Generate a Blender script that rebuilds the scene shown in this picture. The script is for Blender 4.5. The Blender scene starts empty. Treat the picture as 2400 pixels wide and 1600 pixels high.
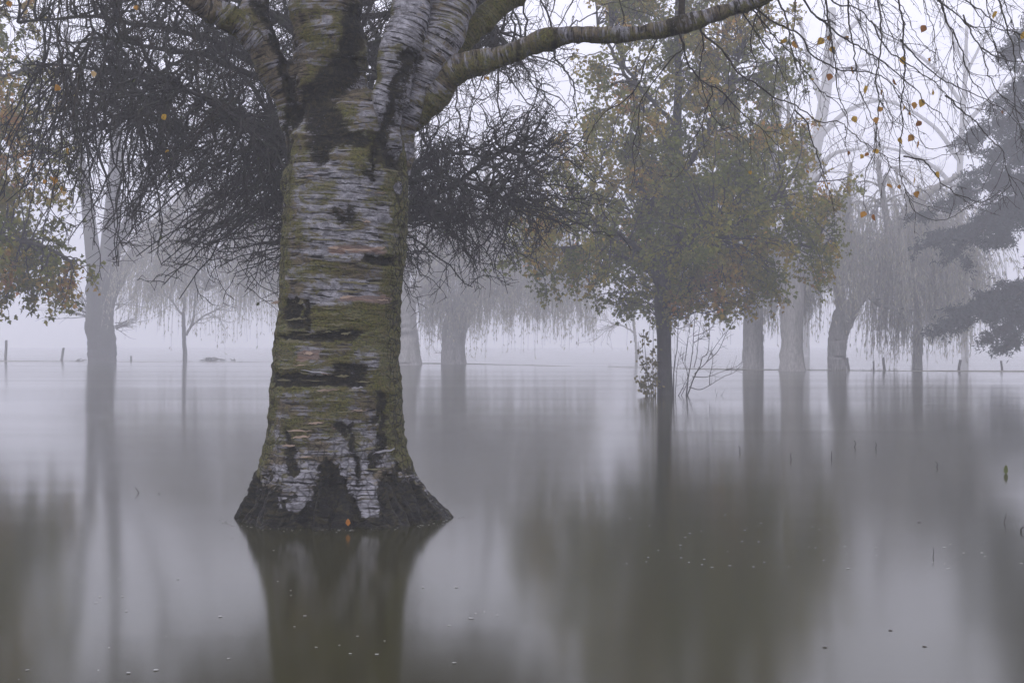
import bpy, bmesh, math, random
import numpy as np
from mathutils import Vector

# ------------------------------------------------------------------ camera
F = 3333.0            # focal length in photograph pixels (2400 wide)
HOR = 806.0           # horizon row of the photograph
CAMZ = 1.10
scene = bpy.context.scene
C = scene.collection
cd = bpy.data.cameras.new('camera')
cd.sensor_width = 36.0
cd.lens = 36.0 * F / 2400.0
cd.shift_y = (HOR - 800.0) / 2400.0
cd.clip_start = 0.05
cd.clip_end = 3000.0
cam = bpy.data.objects.new('camera', cd)
cam.location = (0, 0, CAMZ)
cam.rotation_euler = (math.radians(90), 0, 0)
C.objects.link(cam)
scene.camera = cam

# ------------------------------------------------------------------ sky, sun, exposure
SUN_EL, SUN_AZ = math.radians(48), math.radians(205)   # behind the camera, a little left
world = bpy.data.worlds.new('World')
scene.world = world
world.use_nodes = True
wn, wl = world.node_tree.nodes, world.node_tree.links
wn.clear()
wo = wn.new('ShaderNodeOutputWorld')
bg = wn.new('ShaderNodeBackground')
sky = wn.new('ShaderNodeTexSky')
sky.sky_type = 'NISHITA'
sky.sun_disc = False
sky.sun_elevation = SUN_EL
sky.sun_rotation = SUN_AZ
sky.dust_density = 5.0
hs = wn.new('ShaderNodeHueSaturation')
hs.inputs['Saturation'].default_value = 0.12
mx = wn.new('ShaderNodeMix')
mx.data_type = 'RGBA'
mx.inputs[0].default_value = 0.86                     # closed fog cover over a faint clear-sky gradient
mx.inputs[7].default_value = (13.4, 13.4, 15.8, 1)
wl.new(sky.outputs[0], hs.inputs['Color'])
wl.new(hs.outputs[0], mx.inputs[6])
wl.new(mx.outputs[2], bg.inputs['Color'])
bg.inputs['Strength'].default_value = 0.1
wl.new(bg.outputs[0], wo.inputs['Surface'])

sl = bpy.data.lights.new('sun', 'SUN')
sl.energy = 0.5
sl.angle = math.radians(40)
sl.color = (1.0, 0.97, 0.93)
sun = bpy.data.objects.new('sun', sl)
sd = Vector((math.sin(SUN_AZ) * math.cos(SUN_EL), math.cos(SUN_AZ) * math.cos(SUN_EL), math.sin(SUN_EL)))
sun.rotation_euler = (-sd).to_track_quat('-Z', 'Y').to_euler()
sun.location = (-3, -6, 9)
C.objects.link(sun)

vs = scene.view_settings
vs.view_transform = 'Standard'
vs.look = 'None'
vs.exposure = 0.15
vs.gamma = 1.0
vs.use_curve_mapping = False
scene.render.engine = 'CYCLES'
cy = scene.cycles
cy.use_denoising = True
cy.max_bounces = 10
cy.diffuse_bounces = 3
cy.glossy_bounces = 3
cy.transmission_bounces = 3
cy.volume_bounces = 6
cy.transparent_max_bounces = 8
cy.caustics_reflective = False
cy.caustics_refractive = False
cy.sample_clamp_indirect = 4.0

# ------------------------------------------------------------------ helpers
RNG = np.random.default_rng(7)

def P(px, py, Y):
    """point of the place seen at photograph pixel (px, py), Y metres away"""
    return np.array([(px - 1200.0) * Y / F, Y, CAMZ - (py - HOR) * Y / F])

def norm(v):
    return v / np.maximum(np.linalg.norm(v, axis=-1, keepdims=True), 1e-9)

def hash3(i, j, k):
    h = (i.astype(np.uint32) * np.uint32(374761393) + j.astype(np.uint32) * np.uint32(668265263)
         + k.astype(np.uint32) * np.uint32(2147483647 - 58113))
    h = (h ^ (h >> np.uint32(13))) * np.uint32(1274126177)
    h = h ^ (h >> np.uint32(16))
    return (h & np.uint32(0xFFFF)).astype(np.float32) / 65535.0

def vnoise(p):
    p = np.asarray(p, dtype=np.float32)
    b = np.floor(p)
    f = p - b
    f = f * f * (3 - 2 * f)
    b = b.astype(np.int64) + 100000
    r = 0
    for dx in (0, 1):
        wx = f[:, 0] if dx else 1 - f[:, 0]
        for dy in (0, 1):
            wy = f[:, 1] if dy else 1 - f[:, 1]
            for dz in (0, 1):
                wz = f[:, 2] if dz else 1 - f[:, 2]
                r = r + wx * wy * wz * hash3(b[:, 0] + dx, b[:, 1] + dy, b[:, 2] + dz)
    return r

def fbm(p, octv=3):
    p = np.asarray(p, dtype=np.float32)
    a, s, t = 0.5, 0.0, 0.0
    for o in range(octv):
        s = s + a * vnoise(p * (2 ** o) + 17.3 * o)
        t += a
        a *= 0.5
    return s / t            # 0..1

def sstep(a, b, x):
    t = np.clip((x - a) / (b - a), 0, 1)
    return t * t * (3 - 2 * t)

def catmull(pts, n):
    """smooth resampling of a polyline (any columns) to n samples"""
    p = np.asarray(pts, float)
    m = len(p)
    if m == 2:
        t = np.linspace(0, 1, n)[:, None]
        return p[0] * (1 - t) + p[1] * t
    q = np.vstack([2 * p[0] - p[1], p, 2 * p[-1] - p[-2]])
    d = np.concatenate([[0], np.cumsum(np.linalg.norm(np.diff(p[:, :3], axis=0), axis=1))])
    u = np.interp(np.linspace(0, d[-1], n), d, np.arange(m))
    i = np.minimum(u.astype(int), m - 2)
    t = (u - i)[:, None]
    a, b, c, e = q[i], q[i + 1], q[i + 2], q[i + 3]
    return 0.5 * (2 * b + (c - a) * t + (2 * a - 5 * b + 4 * c - e) * t ** 2 + (3 * b - a - 3 * c + e) * t ** 3)

def mesh_from(name, verts, faces, smooth=True, tint=None):
    """faces: (n,k) array or list of such arrays"""
    if not isinstance(faces, list):
        faces = [faces]
    faces = [np.asarray(f) for f in faces if len(f)]
    me = bpy.data.meshes.new(name)
    verts = np.asarray(verts, np.float32)
    me.vertices.add(len(verts))
    me.vertices.foreach_set('co', verts.ravel())
    loops = np.concatenate([f.ravel() for f in faces]).astype(np.int32)
    sizes = np.concatenate([np.full(len(f), f.shape[1]) for f in faces])
    starts = np.concatenate([[0], np.cumsum(sizes)[:-1]]).astype(np.int32)
    me.loops.add(len(loops))
    me.loops.foreach_set('vertex_index', loops)
    me.polygons.add(len(sizes))
    me.polygons.foreach_set('loop_start', starts)
    me.polygons.foreach_set('use_smooth', np.full(len(sizes), smooth))
    me.update(calc_edges=True)
    if tint is not None:
        at = me.attributes.new('tint', 'FLOAT_COLOR', 'POINT')
        at.data.foreach_set('color', np.asarray(tint, np.float32).ravel())
    return me

class Geo:
    """collects vertices and faces of one part"""
    def __init__(self):
        self.v, self.f, self.t, self.n = [], [], [], 0
    def add(self, verts, faces, tint=None):
        self.v.append(verts)
        for f in (faces if isinstance(faces, list) else [faces]):
            if len(f):
                self.f.append(np.asarray(f) + self.n)
        if tint is not None:
            self.t.append(tint)
        self.n += len(verts)
    def mesh(self, name, smooth=True, origin=(0, 0, 0)):
        v = np.vstack(self.v) - np.asarray(origin)
        t = np.vstack(self.t) if self.t else None
        by = {}
        for f in self.f:
            by.setdefault(f.shape[1], []).append(f)
        return mesh_from(name, v, [np.vstack(x) for x in by.values()], smooth, t)

def tubes(Pt, R, k=4, cap=True):
    """Pt (B,N,3), R (B,N) -> vertices and faces of B tapered tubes"""
    Pt = np.asarray(Pt, float)
    R = np.asarray(R, float)
    B, N, _ = Pt.shape
    T = norm(np.gradient(Pt, axis=1))
    ax = norm(Pt[:, -1] - Pt[:, 0])
    ref = np.where(np.abs(ax[:, 2:3]) < 0.75, np.array([[0, 0, 1.0]]), np.array([[0, 1.0, 0]]))
    U = norm(np.cross(T, ref[:, None, :]))
    W = np.cross(T, U)
    a = np.arange(k) * 2 * np.pi / k
    V = Pt[:, :, None, :] + R[:, :, None, None] * (np.cos(a)[None, None, :, None] * U[:, :, None, :]
                                                   + np.sin(a)[None, None, :, None] * W[:, :, None, :])
    V = V.reshape(-1, 3)
    b = (np.arange(B) * N * k)[:, None, None]
    i = (np.arange(N - 1) * k)[None, :, None]
    j = np.arange(k)[None, None, :]
    j2 = (j + 1) % k
    q = np.stack([b + i + j, b + i + j2, b + i + k + j2, b + i + k + j], -1).reshape(-1, 4)
    fs = [q]
    if cap:
        e = (np.arange(B) * N * k)[:, None] + np.arange(k)[None, ::-1]
        fs += [e, (np.arange(B) * N * k)[:, None] + (N - 1) * k + np.arange(k)[None, :]]
    return V, fs

def grow(S, D, L, n, wob, droop, rng, up=0.0):
    """B crooked shoots: start S, direction D, length L -> (B,n+1,3)"""
    B = len(S)
    out = np.empty((B, n + 1, 3))
    out[:, 0] = S
    d = norm(np.asarray(D, float))
    L = np.broadcast_to(np.asarray(L, float), (B,))
    for i in range(n):
        d = d + rng.normal(0, wob, (B, 3))
        d[:, 2] += (up - droop * (i + 1) / n)
        d = norm(d)
        out[:, i + 1] = out[:, i] + d * (L / n)[:, None]
    return out

def taper(r0, r1, B, n):
    r0 = np.broadcast_to(np.asarray(r0, float), (B,))[:, None]
    r1 = np.broadcast_to(np.asarray(r1, float), (B,))[:, None]
    return r0 + (r1 - r0) * np.linspace(0, 1, n + 1)[None, :] ** 0.8

def kids(Pt, m, rng, t0=0.15, t1=1.0, ang=0.9, flat=0.0):
    """m starting points and directions on each of B polylines -> idx, S, D, t"""
    B, N, _ = Pt.shape
    idx = np.repeat(np.arange(B), m)
    t = t0 + (t1 - t0) * rng.random(B * m)
    x = t * (N - 1)
    i = np.minimum(x.astype(int), N - 2)
    f = (x - i)[:, None]
    S = Pt[idx, i] * (1 - f) + Pt[idx, i + 1] * f
    T = norm(Pt[idx, i + 1] - Pt[idx, i])
    r = rng.normal(0, 1, (B * m, 3))
    r[:, 2] *= (1 - flat)
    r = norm(r - (r * T).sum(1, keepdims=True) * T)
    a = ang * (0.6 + 0.8 * rng.random(B * m))[:, None]
    return idx, S, T * np.cos(a) + r * np.sin(a), t

def leaves(S, size, shape, rng, tint, hang=0.4, normal_bias=None):
    """one small folded blade at each of the points S; shape = (verts2d(k,3), tri faces)"""
    n = len(S)
    sv, sf = shape
    ax = norm(rng.normal(0, 1, (n, 3)) + np.array([0, 0, -hang * 2.2]))
    w = norm(np.cross(ax, rng.normal(0, 1, (n, 3))))
    u = np.cross(w, ax)
    s = np.broadcast_to(size, (n,))[:, None, None]
    V = S[:, None, :] + s * (sv[None, :, 0:1] * w[:, None, :] + sv[None, :, 1:2] * ax[:, None, :]
                             + sv[None, :, 2:3] * u[:, None, :])
    k = len(sv)
    Fc = (np.arange(n) * k)[:, None, None] + sf[None]
    return V.reshape(-1, 3), Fc.reshape(-1, sf.shape[1]), np.repeat(tint, k, axis=0)

# five-lobed blade (stalk at the origin, tip along +y), folded along its middle
MAPLE = (np.array([[0, 0, 0], [-.30, .10, .03], [-.52, .42, .10], [-.26, .50, .04], [-.20, .78, .06], [0, 1.0, .0],
                   [.20, .78, .06], [.26, .50, .04], [.52, .42, .10], [.30, .10, .03], [0, .45, -.06]], float),
         np.array([[10, i, (i + 1) % 10] for i in range(10)]))
MAPLE6 = (np.array([[0, 0, 0], [-.50, .34, .09], [-.22, .50, .03], [0, 1.0, .02], [.22, .50, .03], [.50, .34, .09], [0, .40, -.06]], float),
          np.array([[6, i, (i + 1) % 6] for i in range(6)]))
OVAL = (np.array([[0, 0, 0], [-.33, .35, .08], [-.24, .72, .06], [0, 1, 0], [.24, .72, .06], [.33, .35, .08]], float),
        np.array([[0, 2, 1], [0, 3, 2], [0, 4, 3], [0, 5, 4]]))
SLIM = (np.array([[0, 0, 0], [-.12, .4, .02], [0, 1, 0], [.12, .4, .02]], float), np.array([[0, 1, 2, 3]]))

def tag(o, label=None, cat=None, group=None, kind=None):
    if label: o['label'] = label
    if cat: o['category'] = cat
    if group: o['group'] = group
    if kind: o['kind'] = kind
    return o

def thing(name, loc, label, cat, group=None):
    o = bpy.data.objects.new(name, None)
    o.empty_display_size = 0.2
    o.location = tuple(float(x) for x in loc)
    C.objects.link(o)
    return tag(o, label, cat, group)

def part(name, geo, mat, parent, kind=None, smooth=True, label=None):
    me = geo.mesh(name, smooth, parent_origin(parent)) if isinstance(geo, Geo) else geo
    me.materials.append(mat)
    o = bpy.data.objects.new(name, me)
    C.objects.link(o)
    o.parent = parent
    return tag(o, label, kind=kind)

def parent_origin(p):
    v = np.zeros(3)
    while p is not None:
        v = v + np.array(p.location)
        p = p.parent
    return v

def single(name, geo, mat, label=None, cat=None, group=None, kind=None, smooth=True, origin=(0, 0, 0)):
    me = geo.mesh(name, smooth, origin)
    me.materials.append(mat)
    o = bpy.data.objects.new(name, me)
    o.location = tuple(float(x) for x in origin)
    C.objects.link(o)
    return tag(o, label, cat, group, kind)

# ------------------------------------------------------------------ materials
def newmat(name):
    m = bpy.data.materials.new(name)
    m.use_nodes = True
    nt = m.node_tree
    nt.nodes.clear()
    out = nt.nodes.new('ShaderNodeOutputMaterial')
    return m, nt, out

def nd(nt, typ, **kw):
    n = nt.nodes.new(typ)
    for k, v in kw.items():
        if k.startswith('i_'):
            n.inputs[k[2:].replace('_', ' ')].default_value = v
        else:
            setattr(n, k, v)
    return n

def mixc(nt, fac, a, b, mode='MIX'):
    m = nt.nodes.new('ShaderNodeMix')
    m.data_type = 'RGBA'
    m.blend_type = mode
    for s, v in ((m.inputs[0], fac), (m.inputs[6], a), (m.inputs[7], b)):
        if isinstance(v, bpy.types.NodeSocket):
            nt.links.new(v, s)
        elif isinstance(v, (int, float)):
            s.default_value = v
        else:
            s.default_value = (*v, 1) if len(v) == 3 else v
    return m.outputs[2]

def mth(nt, op, a, b=None, c=None, clamp=False):
    m = nt.nodes.new('ShaderNodeMath')
    m.operation = op
    m.use_clamp = clamp
    for s, v in zip(m.inputs, (a, b, c)):
        if v is None:
            continue
        if isinstance(v, bpy.types.NodeSocket):
            nt.links.new(v, s)
        else:
            s.default_value = v
    return m.outputs[0]

def ramp(nt, x, a, b):
    m = nt.nodes.new('ShaderNodeMapRange')
    m.interpolation_type = 'SMOOTHSTEP'
    m.inputs[1].default_value = a
    m.inputs[2].default_value = b
    nt.links.new(x, m.inputs[0])
    return m.outputs[0]

def noise(nt, vec, scale=(1, 1, 1), detail=3.0, rough=0.55, dist=0.0, off=(0, 0, 0)):
    mp = nt.nodes.new('ShaderNodeMapping')
    mp.inputs['Scale'].default_value = scale
    mp.inputs['Location'].default_value = off
    nt.links.new(vec, mp.inputs['Vector'])
    n = nt.nodes.new('ShaderNodeTexNoise')
    n.inputs['Scale'].default_value = 1.0
    n.inputs['Detail'].default_value = detail
    n.inputs['Roughness'].default_value = rough
    n.inputs['Distortion'].default_value = dist
    nt.links.new(mp.outputs[0], n.inputs['Vector'])
    return n.outputs['Fac']

def attr(nt, name, out='Fac'):
    a = nt.nodes.new('ShaderNodeAttribute')
    a.attribute_name = name
    return a.outputs[out]

def bark_mat(name, c1, c2, scale=(40, 40, 9), bump=0.4, rough=0.9):
    m, nt, out = newmat(name)
    tc = nd(nt, 'ShaderNodeTexCoord')
    n1 = noise(nt, tc.outputs['Object'], scale, 4.0, 0.6)
    n2 = noise(nt, tc.outputs['Object'], tuple(s * 0.12 for s in scale), 3.0)
    col = mixc(nt, ramp(nt, n1, .3, .7), c1, c2)
    col = mixc(nt, mth(nt, 'MULTIPLY', ramp(nt, n2, .45, .75), 0.5), col, (0.05, 0.06, 0.025))
    b = nd(nt, 'ShaderNodeBsdfPrincipled')
    b.inputs['Roughness'].default_value = rough
    b.inputs['Specular IOR Level'].default_value = 0.25
    nt.links.new(col, b.inputs['Base Color'])
    bp = nd(nt, 'ShaderNodeBump')
    bp.inputs['Strength'].default_value = bump
    bp.inputs['Distance'].default_value = 0.02
    nt.links.new(n1, bp.inputs['Height'])
    nt.links.new(bp.outputs[0], b.inputs['Normal'])
    nt.links.new(b.outputs[0], out.inputs['Surface'])
    return m

def plain_mat(name, c, rough=0.8):
    m, nt, out = newmat(name)
    tc = nd(nt, 'ShaderNodeTexCoord')
    n1 = noise(nt, tc.outputs['Object'], (14, 14, 14), 3.0)
    col = mixc(nt, n1, tuple(x * 0.6 for x in c), tuple(x * 1.35 for x in c))
    b = nd(nt, 'ShaderNodeBsdfPrincipled')
    b.inputs['Roughness'].default_value = rough
    b.inputs['Specular IOR Level'].default_value = 0.3
    nt.links.new(col, b.inputs['Base Color'])
    nt.links.new(b.outputs[0], out.inputs['Surface'])
    return m

def leaf_mat(name, col=None, trans=0.4):
    m, nt, out = newmat(name)
    if col is None:
        c = attr(nt, 'tint', 'Color')
    else:
        tc = nd(nt, 'ShaderNodeTexCoord')
        n1 = noise(nt, tc.outputs['Object'], (60, 60, 60), 2.0)
        c = mixc(nt, n1, tuple(x * 0.7 for x in col), tuple(min(1, x * 1.3) for x in col))
    d = nd(nt, 'ShaderNodeBsdfDiffuse')
    t = nd(nt, 'ShaderNodeBsdfTranslucent')
    nt.links.new(c, d.inputs['Color'])
    nt.links.new(c, t.inputs['Color'])
    mxs = nd(nt, 'ShaderNodeMixShader')
    mxs.inputs[0].default_value = trans
    nt.links.new(d.outputs[0], mxs.inputs[1])
    nt.links.new(t.outputs[0], mxs.inputs[2])
    nt.links.new(mxs.outputs[0], out.inputs['Surface'])
    return m

def water_mat():
    m, nt, out = newmat('flood_water')
    tc = nd(nt, 'ShaderNodeTexCoord')
    n1 = noise(nt, tc.outputs['Object'], (0.25, 0.5, 1), 3.0)
    col = mixc(nt, n1, (0.026, 0.025, 0.010), (0.036, 0.034, 0.015))
    b = nd(nt, 'ShaderNodeBsdfPrincipled')
    b.inputs['IOR'].default_value = 1.33
    b.inputs['Specular IOR Level'].default_value = 0.5
    nt.links.new(col, b.inputs['Base Color'])
    # slow drift lanes: slightly rougher, long across the view
    n2 = noise(nt, tc.outputs['Object'], (0.02, 0.22, 1), 3.0, 0.6, 0.3)
    r = nt.nodes.new('ShaderNodeMapRange')
    r.inputs[1].default_value = 0.35
    r.inputs[2].default_value = 0.75
    r.inputs[3].default_value = 0.10
    r.inputs[4].default_value = 0.145
    nt.links.new(n2, r.inputs[0])
    nt.links.new(r.outputs[0], b.inputs['Roughness'])
    n3 = noise(nt, tc.outputs['Object'], (0.12, 0.7, 1), 2.0, 0.4, 0.2)
    bp = nd(nt, 'ShaderNodeBump')
    bp.inputs['Strength'].default_value = 0.05
    bp.inputs['Distance'].default_value = 0.06
    nt.links.new(n3, bp.inputs['Height'])
    nt.links.new(bp.outputs[0], b.inputs['Normal'])
    nt.links.new(b.outputs[0], out.inputs['Surface'])
    return m

def birch_mat():
    m, nt, out = newmat('birch_bark')
    g = attr(nt, 'grain', 'Vector')
    moss, dark, peel, pale = (attr(nt, k) for k in ('moss', 'dark', 'peel', 'pale'))
    bands = noise(nt, g, (2.0, 13, 1), 4.0, 0.6, 0.3)
    streak = noise(nt, g, (5, 52, 1), 4.0, 0.65, 0.25)
    lent = noise(nt, g, (6.0, 66, 1), 2.0, 0.5, 0.15, (5, 3, 0))
    mid = noise(nt, g, (21, 31, 1), 5.0, 0.74, 0.6, (4, 1, 0))
    fine = noise(nt, g, (60, 85, 1), 3.0, 0.7)
    blot = noise(nt, g, (5, 8, 1), 4.0, 0.6, 0.6, (2, 9, 0))
    plate = nt.nodes.new('ShaderNodeTexVoronoi')
    plate.feature = 'DISTANCE_TO_EDGE'
    mpv = nt.nodes.new('ShaderNodeMapping')
    mpv.inputs['Scale'].default_value = (20, 15, 1)
    nt.links.new(g, mpv.inputs['Vector'])
    nt.links.new(mpv.outputs[0], plate.inputs['Vector'])
    plate.inputs['Scale'].default_value = 1.0
    crack = ramp(nt, plate.outputs['Distance'], .12, .02)
    def dev(x, k):
        return mth(nt, 'MULTIPLY', mth(nt, 'SUBTRACT', x, 0.5), k)
    def acc(*xs):
        r = xs[0]
        for x in xs[1:]:
            r = mth(nt, 'ADD', r, x)
        return r
    white = mixc(nt, ramp(nt, mid, .35, .65), (0.13, 0.128, 0.140), (0.385, 0.378, 0.41))
    tan = mixc(nt, ramp(nt, mid, .35, .65), (0.038, 0.030, 0.019), (0.165, 0.135, 0.090))
    f = acc(dev(bands, 1.5), dev(mid, 1.0), dev(streak, .7), mth(nt, 'MULTIPLY', pale, -0.30))
    col = mixc(nt, ramp(nt, f, -.16, .06), white, tan)
    # fine horizontal cracks and lenticels
    col = mixc(nt, mth(nt, 'MULTIPLY', ramp(nt, streak, .53, .64), 0.75), col, (0.034, 0.028, 0.022))
    col = mixc(nt, mth(nt, 'MULTIPLY', ramp(nt, lent, .575, .615), 0.95), col, (0.010, 0.009, 0.007))
    # algae and moss
    mo = acc(moss, dev(blot, 1.6), dev(streak, .8), dev(mid, 1.5))
    mcol = mixc(nt, ramp(nt, fine, .32, .68), (0.009, 0.011, 0.002), (0.155, 0.155, 0.031))
    mcol = mixc(nt, ramp(nt, mid, .42, .66), mcol, (0.105, 0.088, 0.034))
    col = mixc(nt, mth(nt, 'MULTIPLY', ramp(nt, mo, .26, .60), 0.9), col, mcol)
    # freshly peeled strips
    pcol = mixc(nt, ramp(nt, streak, .35, .6), (0.27, 0.165, 0.12), (0.20, 0.155, 0.14))
    col = mixc(nt, mth(nt, 'MULTIPLY', ramp(nt, acc(peel, dev(streak, 2.4), dev(mid, 1.2)), .42, .66), .9), col, pcol)
    # rough plates on the flanks and the root flare
    plates = attr(nt, 'plates')
    col = mixc(nt, mth(nt, 'MULTIPLY', mth(nt, 'MULTIPLY', crack, plates), .8), col, (0.010, 0.009, 0.007))
    # corky black bark, plus the shade painted into the fork and crevices
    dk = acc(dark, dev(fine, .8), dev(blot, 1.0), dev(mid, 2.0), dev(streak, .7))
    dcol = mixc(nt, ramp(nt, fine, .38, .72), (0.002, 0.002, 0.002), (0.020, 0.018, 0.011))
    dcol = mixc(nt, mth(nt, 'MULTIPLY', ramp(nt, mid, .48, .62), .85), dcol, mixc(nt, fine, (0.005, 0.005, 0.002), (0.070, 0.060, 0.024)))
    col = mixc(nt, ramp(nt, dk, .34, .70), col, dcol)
    b = nd(nt, 'ShaderNodeBsdfPrincipled')
    nt.links.new(col, b.inputs['Base Color'])
    wet = attr(nt, 'wet')
    rg = nt.nodes.new('ShaderNodeMapRange')
    rg.inputs[3].default_value = 0.75
    rg.inputs[4].default_value = 0.55
    nt.links.new(wet, rg.inputs[0])
    nt.links.new(rg.outputs[0], b.inputs['Roughness'])
    b.inputs['Specular IOR Level'].default_value = 0.18
    h = acc(mth(nt, 'MULTIPLY', fine, 0.4), mth(nt, 'MULTIPLY', mid, 0.9), mth(nt, 'MULTIPLY', ramp(nt, lent, .63, .57), 0.35), mth(nt, 'MULTIPLY', streak, -0.5))
    h = mth(nt, 'ADD', h, mth(nt, 'MULTIPLY', mth(nt, 'MULTIPLY', crack, plates), -.5))
    bp = nd(nt, 'ShaderNodeBump')
    bp.inputs['Strength'].default_value = 0.9
    bp.inputs['Distance'].default_value = 0.02
    nt.links.new(h, bp.inputs['Height'])
    nt.links.new(bp.outputs[0], b.inputs['Normal'])
    nt.links.new(b.outputs[0], out.inputs['Surface'])
    return m

M = dict(
    water=water_mat(),
    birch=birch_mat(),
    twig=bark_mat('birch_twig_bark', (0.022, 0.018, 0.015), (0.055, 0.046, 0.036), (60, 60, 60), 0.2, 0.7),
    thorn=bark_mat('thicket_bark', (0.016, 0.015, 0.014), (0.042, 0.038, 0.034)),
    maple=bark_mat('maple_bark', (0.022, 0.020, 0.019), (0.055, 0.050, 0.045)),
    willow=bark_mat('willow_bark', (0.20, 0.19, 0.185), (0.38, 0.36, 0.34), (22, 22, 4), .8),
    pollard=bark_mat('pollard_bark', (0.025, 0.022, 0.022), (0.065, 0.058, 0.055), (22, 22, 4), .8),
    cedar=bark_mat('cedar_bark', (0.03, 0.028, 0.026), (0.07, 0.062, 0.055)),
    post=bark_mat('post_wood', (0.05, 0.045, 0.04), (0.11, 0.10, 0.09)),
    leafy=leaf_mat('autumn_foliage', None, 0.48),
    needle=leaf_mat('cedar_needles', None, 0.15),
    grass=leaf_mat('bank_grass', (0.09, 0.085, 0.05), 0.3),
    bank=plain_mat('bank_turf', (0.20, 0.19, 0.15)),
    faint=bark_mat('mist_paled_bark', (0.26, 0.25, 0.24), (0.42, 0.41, 0.40), (22, 22, 4), .6),  # willow bark lightened, far mist put into its colour
    mud=plain_mat('flooded_ground', (0.07, 0.06, 0.04)),
    foam=plain_mat('scum', (0.30, 0.30, 0.28)),
)

# ------------------------------------------------------------------ setting: ground, water, bank
EXT = 150.0
YFAR = 480.0
def sheet(name, z, n, mat):
    xs = np.linspace(-EXT, EXT, n)
    ys = np.linspace(-40, YFAR, n)
    gx, gy = np.meshgrid(xs, ys)
    v = np.stack([gx.ravel(), gy.ravel(), np.full(n * n, z)], -1)
    i = (np.arange(n - 1)[:, None] * n + np.arange(n - 1)[None]).ravel()
    g = Geo()
    g.add(v, np.stack([i, i + 1, i + n + 1, i + n], -1))
    return single(name, g, mat, kind='structure', smooth=False)
sheet('ground', -0.6, 40, M['mud'])
sheet('water', 0.0, 40, M['water'])

SHORE = [(-500, 845), (150, 847), (650, 849), (1100, 853), (1700, 866), (2050, 869), (2700, 872)]
def shore_xy(px):
    py = np.interp(px, [a for a, b in SHORE], [b for a, b in SHORE])
    Y = CAMZ * F / (py - HOR)
    return np.array([(px - 1200) * Y / F, Y])

def build_bank():
    g = Geo()
    pxs = np.linspace(-500, 2700, 260)
    rows = []
    for i, px in enumerate(pxs):
        x, y = shore_xy(px)
        h = 0.05 * (fbm(np.array([[x * 0.25, 3.1, 0.5]]), 3)[0] * 2.6 - 0.75)
        rows.append([[x, y - 0.25, -0.12], [x, y, h], [x, y + 0.7, h * 0.8], [x, y + 1.2, -0.15]])
    v = np.array(rows)
    n = len(pxs)
    i = (np.arange(n - 1)[:, None] * 4 + np.arange(3)[None]).ravel()
    g.add(v.reshape(-1, 3), np.stack([i, i + 4, i + 5, i + 1], -1))
    single('bank', g, M['bank'], kind='structure')
    # sparse grass standing along it
    rng = np.random.default_rng(3)
    N = 2600
    px = rng.uniform(-300, 2600, N)
    xy = np.array([shore_xy(p) for p in px])
    dens = fbm(np.stack([xy[:, 0] * 0.3, xy[:, 1] * 0, xy[:, 0] * 0 + 7], -1), 3)
    k = dens > 0.42
    xy = xy[k]
    S = np.stack([xy[:, 0], xy[:, 1] + rng.uniform(0, .8, len(xy)), np.full(len(xy), -0.02)], -1)
    Pt = grow(S, np.stack([rng.normal(0, .3, len(S)), rng.normal(0, .3, len(S)), np.ones(len(S))], -1), rng.uniform(.05, .16, len(S)), 2, .15, .3, rng)
    g = Geo()
    g.add(*tubes(Pt, taper(.006, .002, len(S), 2), 3, False))
    single('bank_grass', g, M['grass'], 'thin dead grass along the far flooded bank', 'grass', kind='stuff')
build_bank()

# ------------------------------------------------------------------ the birch
D0 = 9.03
B0 = P(795, 1212, D0)
def LP(pts, d=D0):
    """(px,py,r_px,dy) list -> x,y,z,r"""
    return np.array([[*P(a, b, d + e), r * (d + e) / F] for a, b, r, e in pts])

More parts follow.
